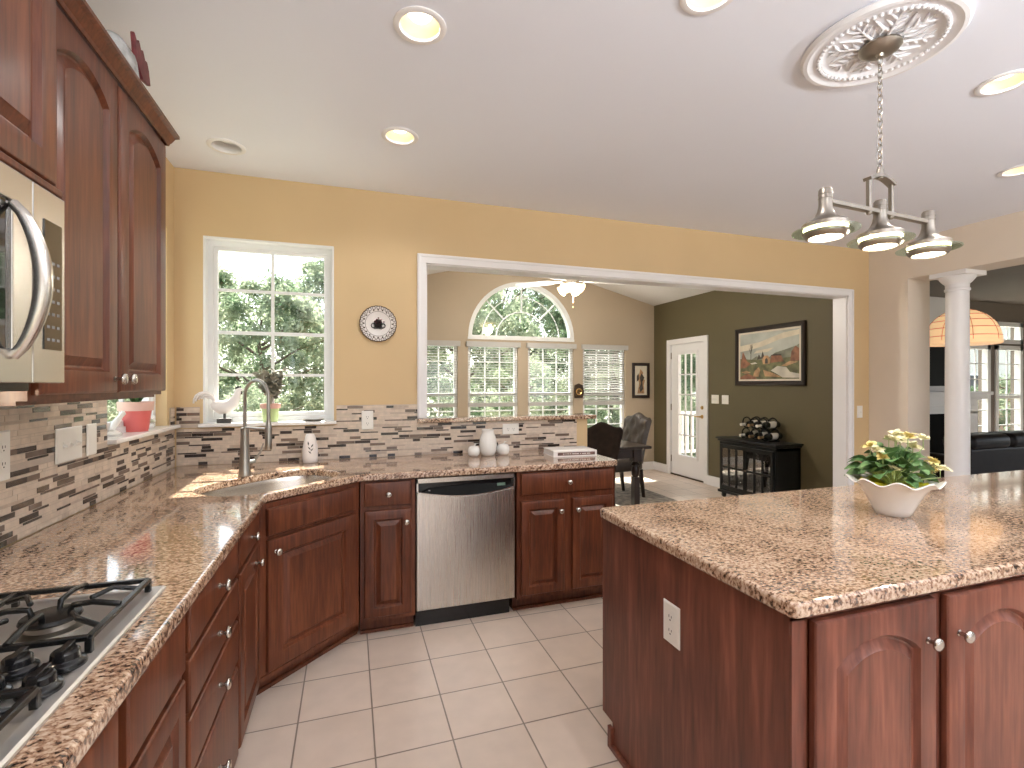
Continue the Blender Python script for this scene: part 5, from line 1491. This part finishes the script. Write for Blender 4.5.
for k in range(4):
    a = math.radians(35 + 90*k); dx, dy = math.cos(a), math.sin(a)
    m = MB(); m.lathe([(.018,0),(.028,.02),(.045,.06),(.066,.10),(.064,.10),(.04,.055),(.02,.02)], (FX+.055*dx,FY+.055*dy,2.565), (dx*.85,dy*.85,-.62), 20, cap0=True, cap1=False); m.build('glass_shade', 'fan_shade', t, smooth=60)
m = MB(); m.tube([(FX+.02,FY-.02,2.58),(FX+.02,FY-.02,2.36)], .002, 5)
for z in (2.36,2.30): m.ball((FX+.02,FY-.02,z), .009, 8)
m.tube([(FX+.02,FY-.02,2.37),(FX+.02,FY-.02,2.29)], .0015, 5)
m.build('pull_chain', 'brass', t)
lamp('lamp', 'POINT', (FX,FY,2.43), 75, (1.0,.92,.80), t, .10)

# ================================================================== LIVING ROOM
LX, LY = 5.94, 3.30
t = thing('paper_lantern', 'wide pleated paper lampshade glowing warm orange behind the white column', 'ceiling light', (LX,LY,CEIL))
m = MB(); prof = []
for k in range(13):
    a = PI/2*k/12; prof.append((.30*math.sin(a) if k else .03, 1.85 + .325*math.cos(a)))
prof += [(.305,1.825),(.290,1.812),(.001,1.808)]
m.lathe(prof, (LX,LY,0), (0,0,1), 48, cap0=False, cap1=False, mod=lambda a,k,r,h: (r*(1+.006*math.cos(24*a)), h)); m.build('lamp_shade', 'lantern_paper', t, smooth=30)
m = MB()
for k in range(3,13,2):
    r, h = prof[k]; m.tube([(LX+(r+.002)*math.cos(2*PI*q/48),LY+(r+.002)*math.sin(2*PI*q/48),h) for q in range(48)], .003, 5, closed=True)
for q in range(8):
    a = 2*PI*q/8; m.tube([(LX+(r+.003)*math.cos(a),LY+(r+.003)*math.sin(a),h) for r, h in prof[1:13]], .0025, 5)
m.build('ribs', 'rib_paper', t)
m = MB(); m.tube([(LX,LY,2.17),(LX,LY,CEIL)], .005, 6); m.lathe([(.05,0),(.05,.02)], (LX,LY,CEIL-.021), (0,0,1), 16); m.build('cord', 'white_trim', t)

t = thing('leather_sofa', 'black leather sofa with a rounded back seen from behind, beyond the island', 'sofa', (7.5,4.0,0))
def cush(m, a, b, r):
    x0,y0,z0 = a; x1,y1,z1 = b
    m.box(a, b)
m = MB(); m.box((6.44,3.50,.10),(8.60,3.72,.70)); m.build('back_panel', 'black_leather', t, bevel=.03, seg=4)
for i in range(3):
    m = MB(); xa_ = 6.45+i*.715
    m.box((xa_+.005,3.48,.665),(xa_+.71,3.80,.845)); m.build('back_cushion', 'black_leather', t, bevel=.075, seg=6, smooth=60)
    m = MB(); m.box((xa_+.005,3.72,.30),(xa_+.71,4.45,.46)); m.build('seat_cushion', 'black_leather', t, bevel=.04, seg=4, smooth=60)
for x in (6.40,8.42):
    m = MB(); m.box((x,3.55,.10),(x+.22,4.42,.60)); m.build('arm', 'black_leather', t, bevel=.06, seg=5, smooth=60)
m = MB(); m.box((6.46,3.55,.08),(8.58,4.40,.30)); m.build('sofa_base', 'black_leather', t)
for x in (6.50,8.50):
    for y in (3.58,4.35):
        m = MB(); m.box((x-.03,y-.03,0),(x+.03,y+.03,.10)); m.build('leg', 'dark_walnut', t)

t = thing('fireplace', 'white fireplace mantel with a black firebox seen between the pier and the column', 'fireplace', (8.0,4.8,0))
m = MB(); m.box((7.0,4.75,.0),(7.45,4.998,1.0)); m.box((8.64,4.75,0),(8.92,4.998,1.0)); m.box((7.0,4.75,.98),(8.92,4.998,1.18)); m.build('surround', 'white_trim', t)
m = MB(); m.box((6.92,4.60,1.25),(9.0,4.998,1.30)); m.box((6.96,4.66,1.21),(8.96,4.998,1.25)); m.box((7.0,4.71,1.17),(8.93,4.998,1.21)); m.box((7.02,4.735,1.08),(8.90,4.76,1.10)); m.build('mantel_shelf', 'white_trim', t, bevel=.004)
m = MB(); m.box((7.45,4.80,.0),(8.64,4.998,.98)); m.build('firebox', 'fire_black', t)
t = thing('overmantel_panel', 'white panelled chimney front above the fireplace mantel', 'wall panel', (8.0,4.9,1.30))
m = MB(); m.box((7.05,4.90,1.301),(8.88,4.998,2.70)); m.build('panel', 'white_trim', t)
m = MB(); m.box((8.46,4.885,1.36),(8.50,4.90,2.6)); m.box((8.60,4.885,1.36),(8.64,4.90,2.6)); m.build('pilaster_strips', 'white_trim', t)
t = thing('television', 'black flat television above the fireplace mantel beside the pier', 'television', (7.7,4.85,1.36))
m = MB(); m.box((7.25,4.84,1.38),(8.38,4.884,2.02)); m.build('housing', 'tv_black', t, bevel=.004)
m = MB(); m.box((7.27,4.836,1.40),(8.36,4.841,2.00)); m.build('screen', 'tv_black', t)
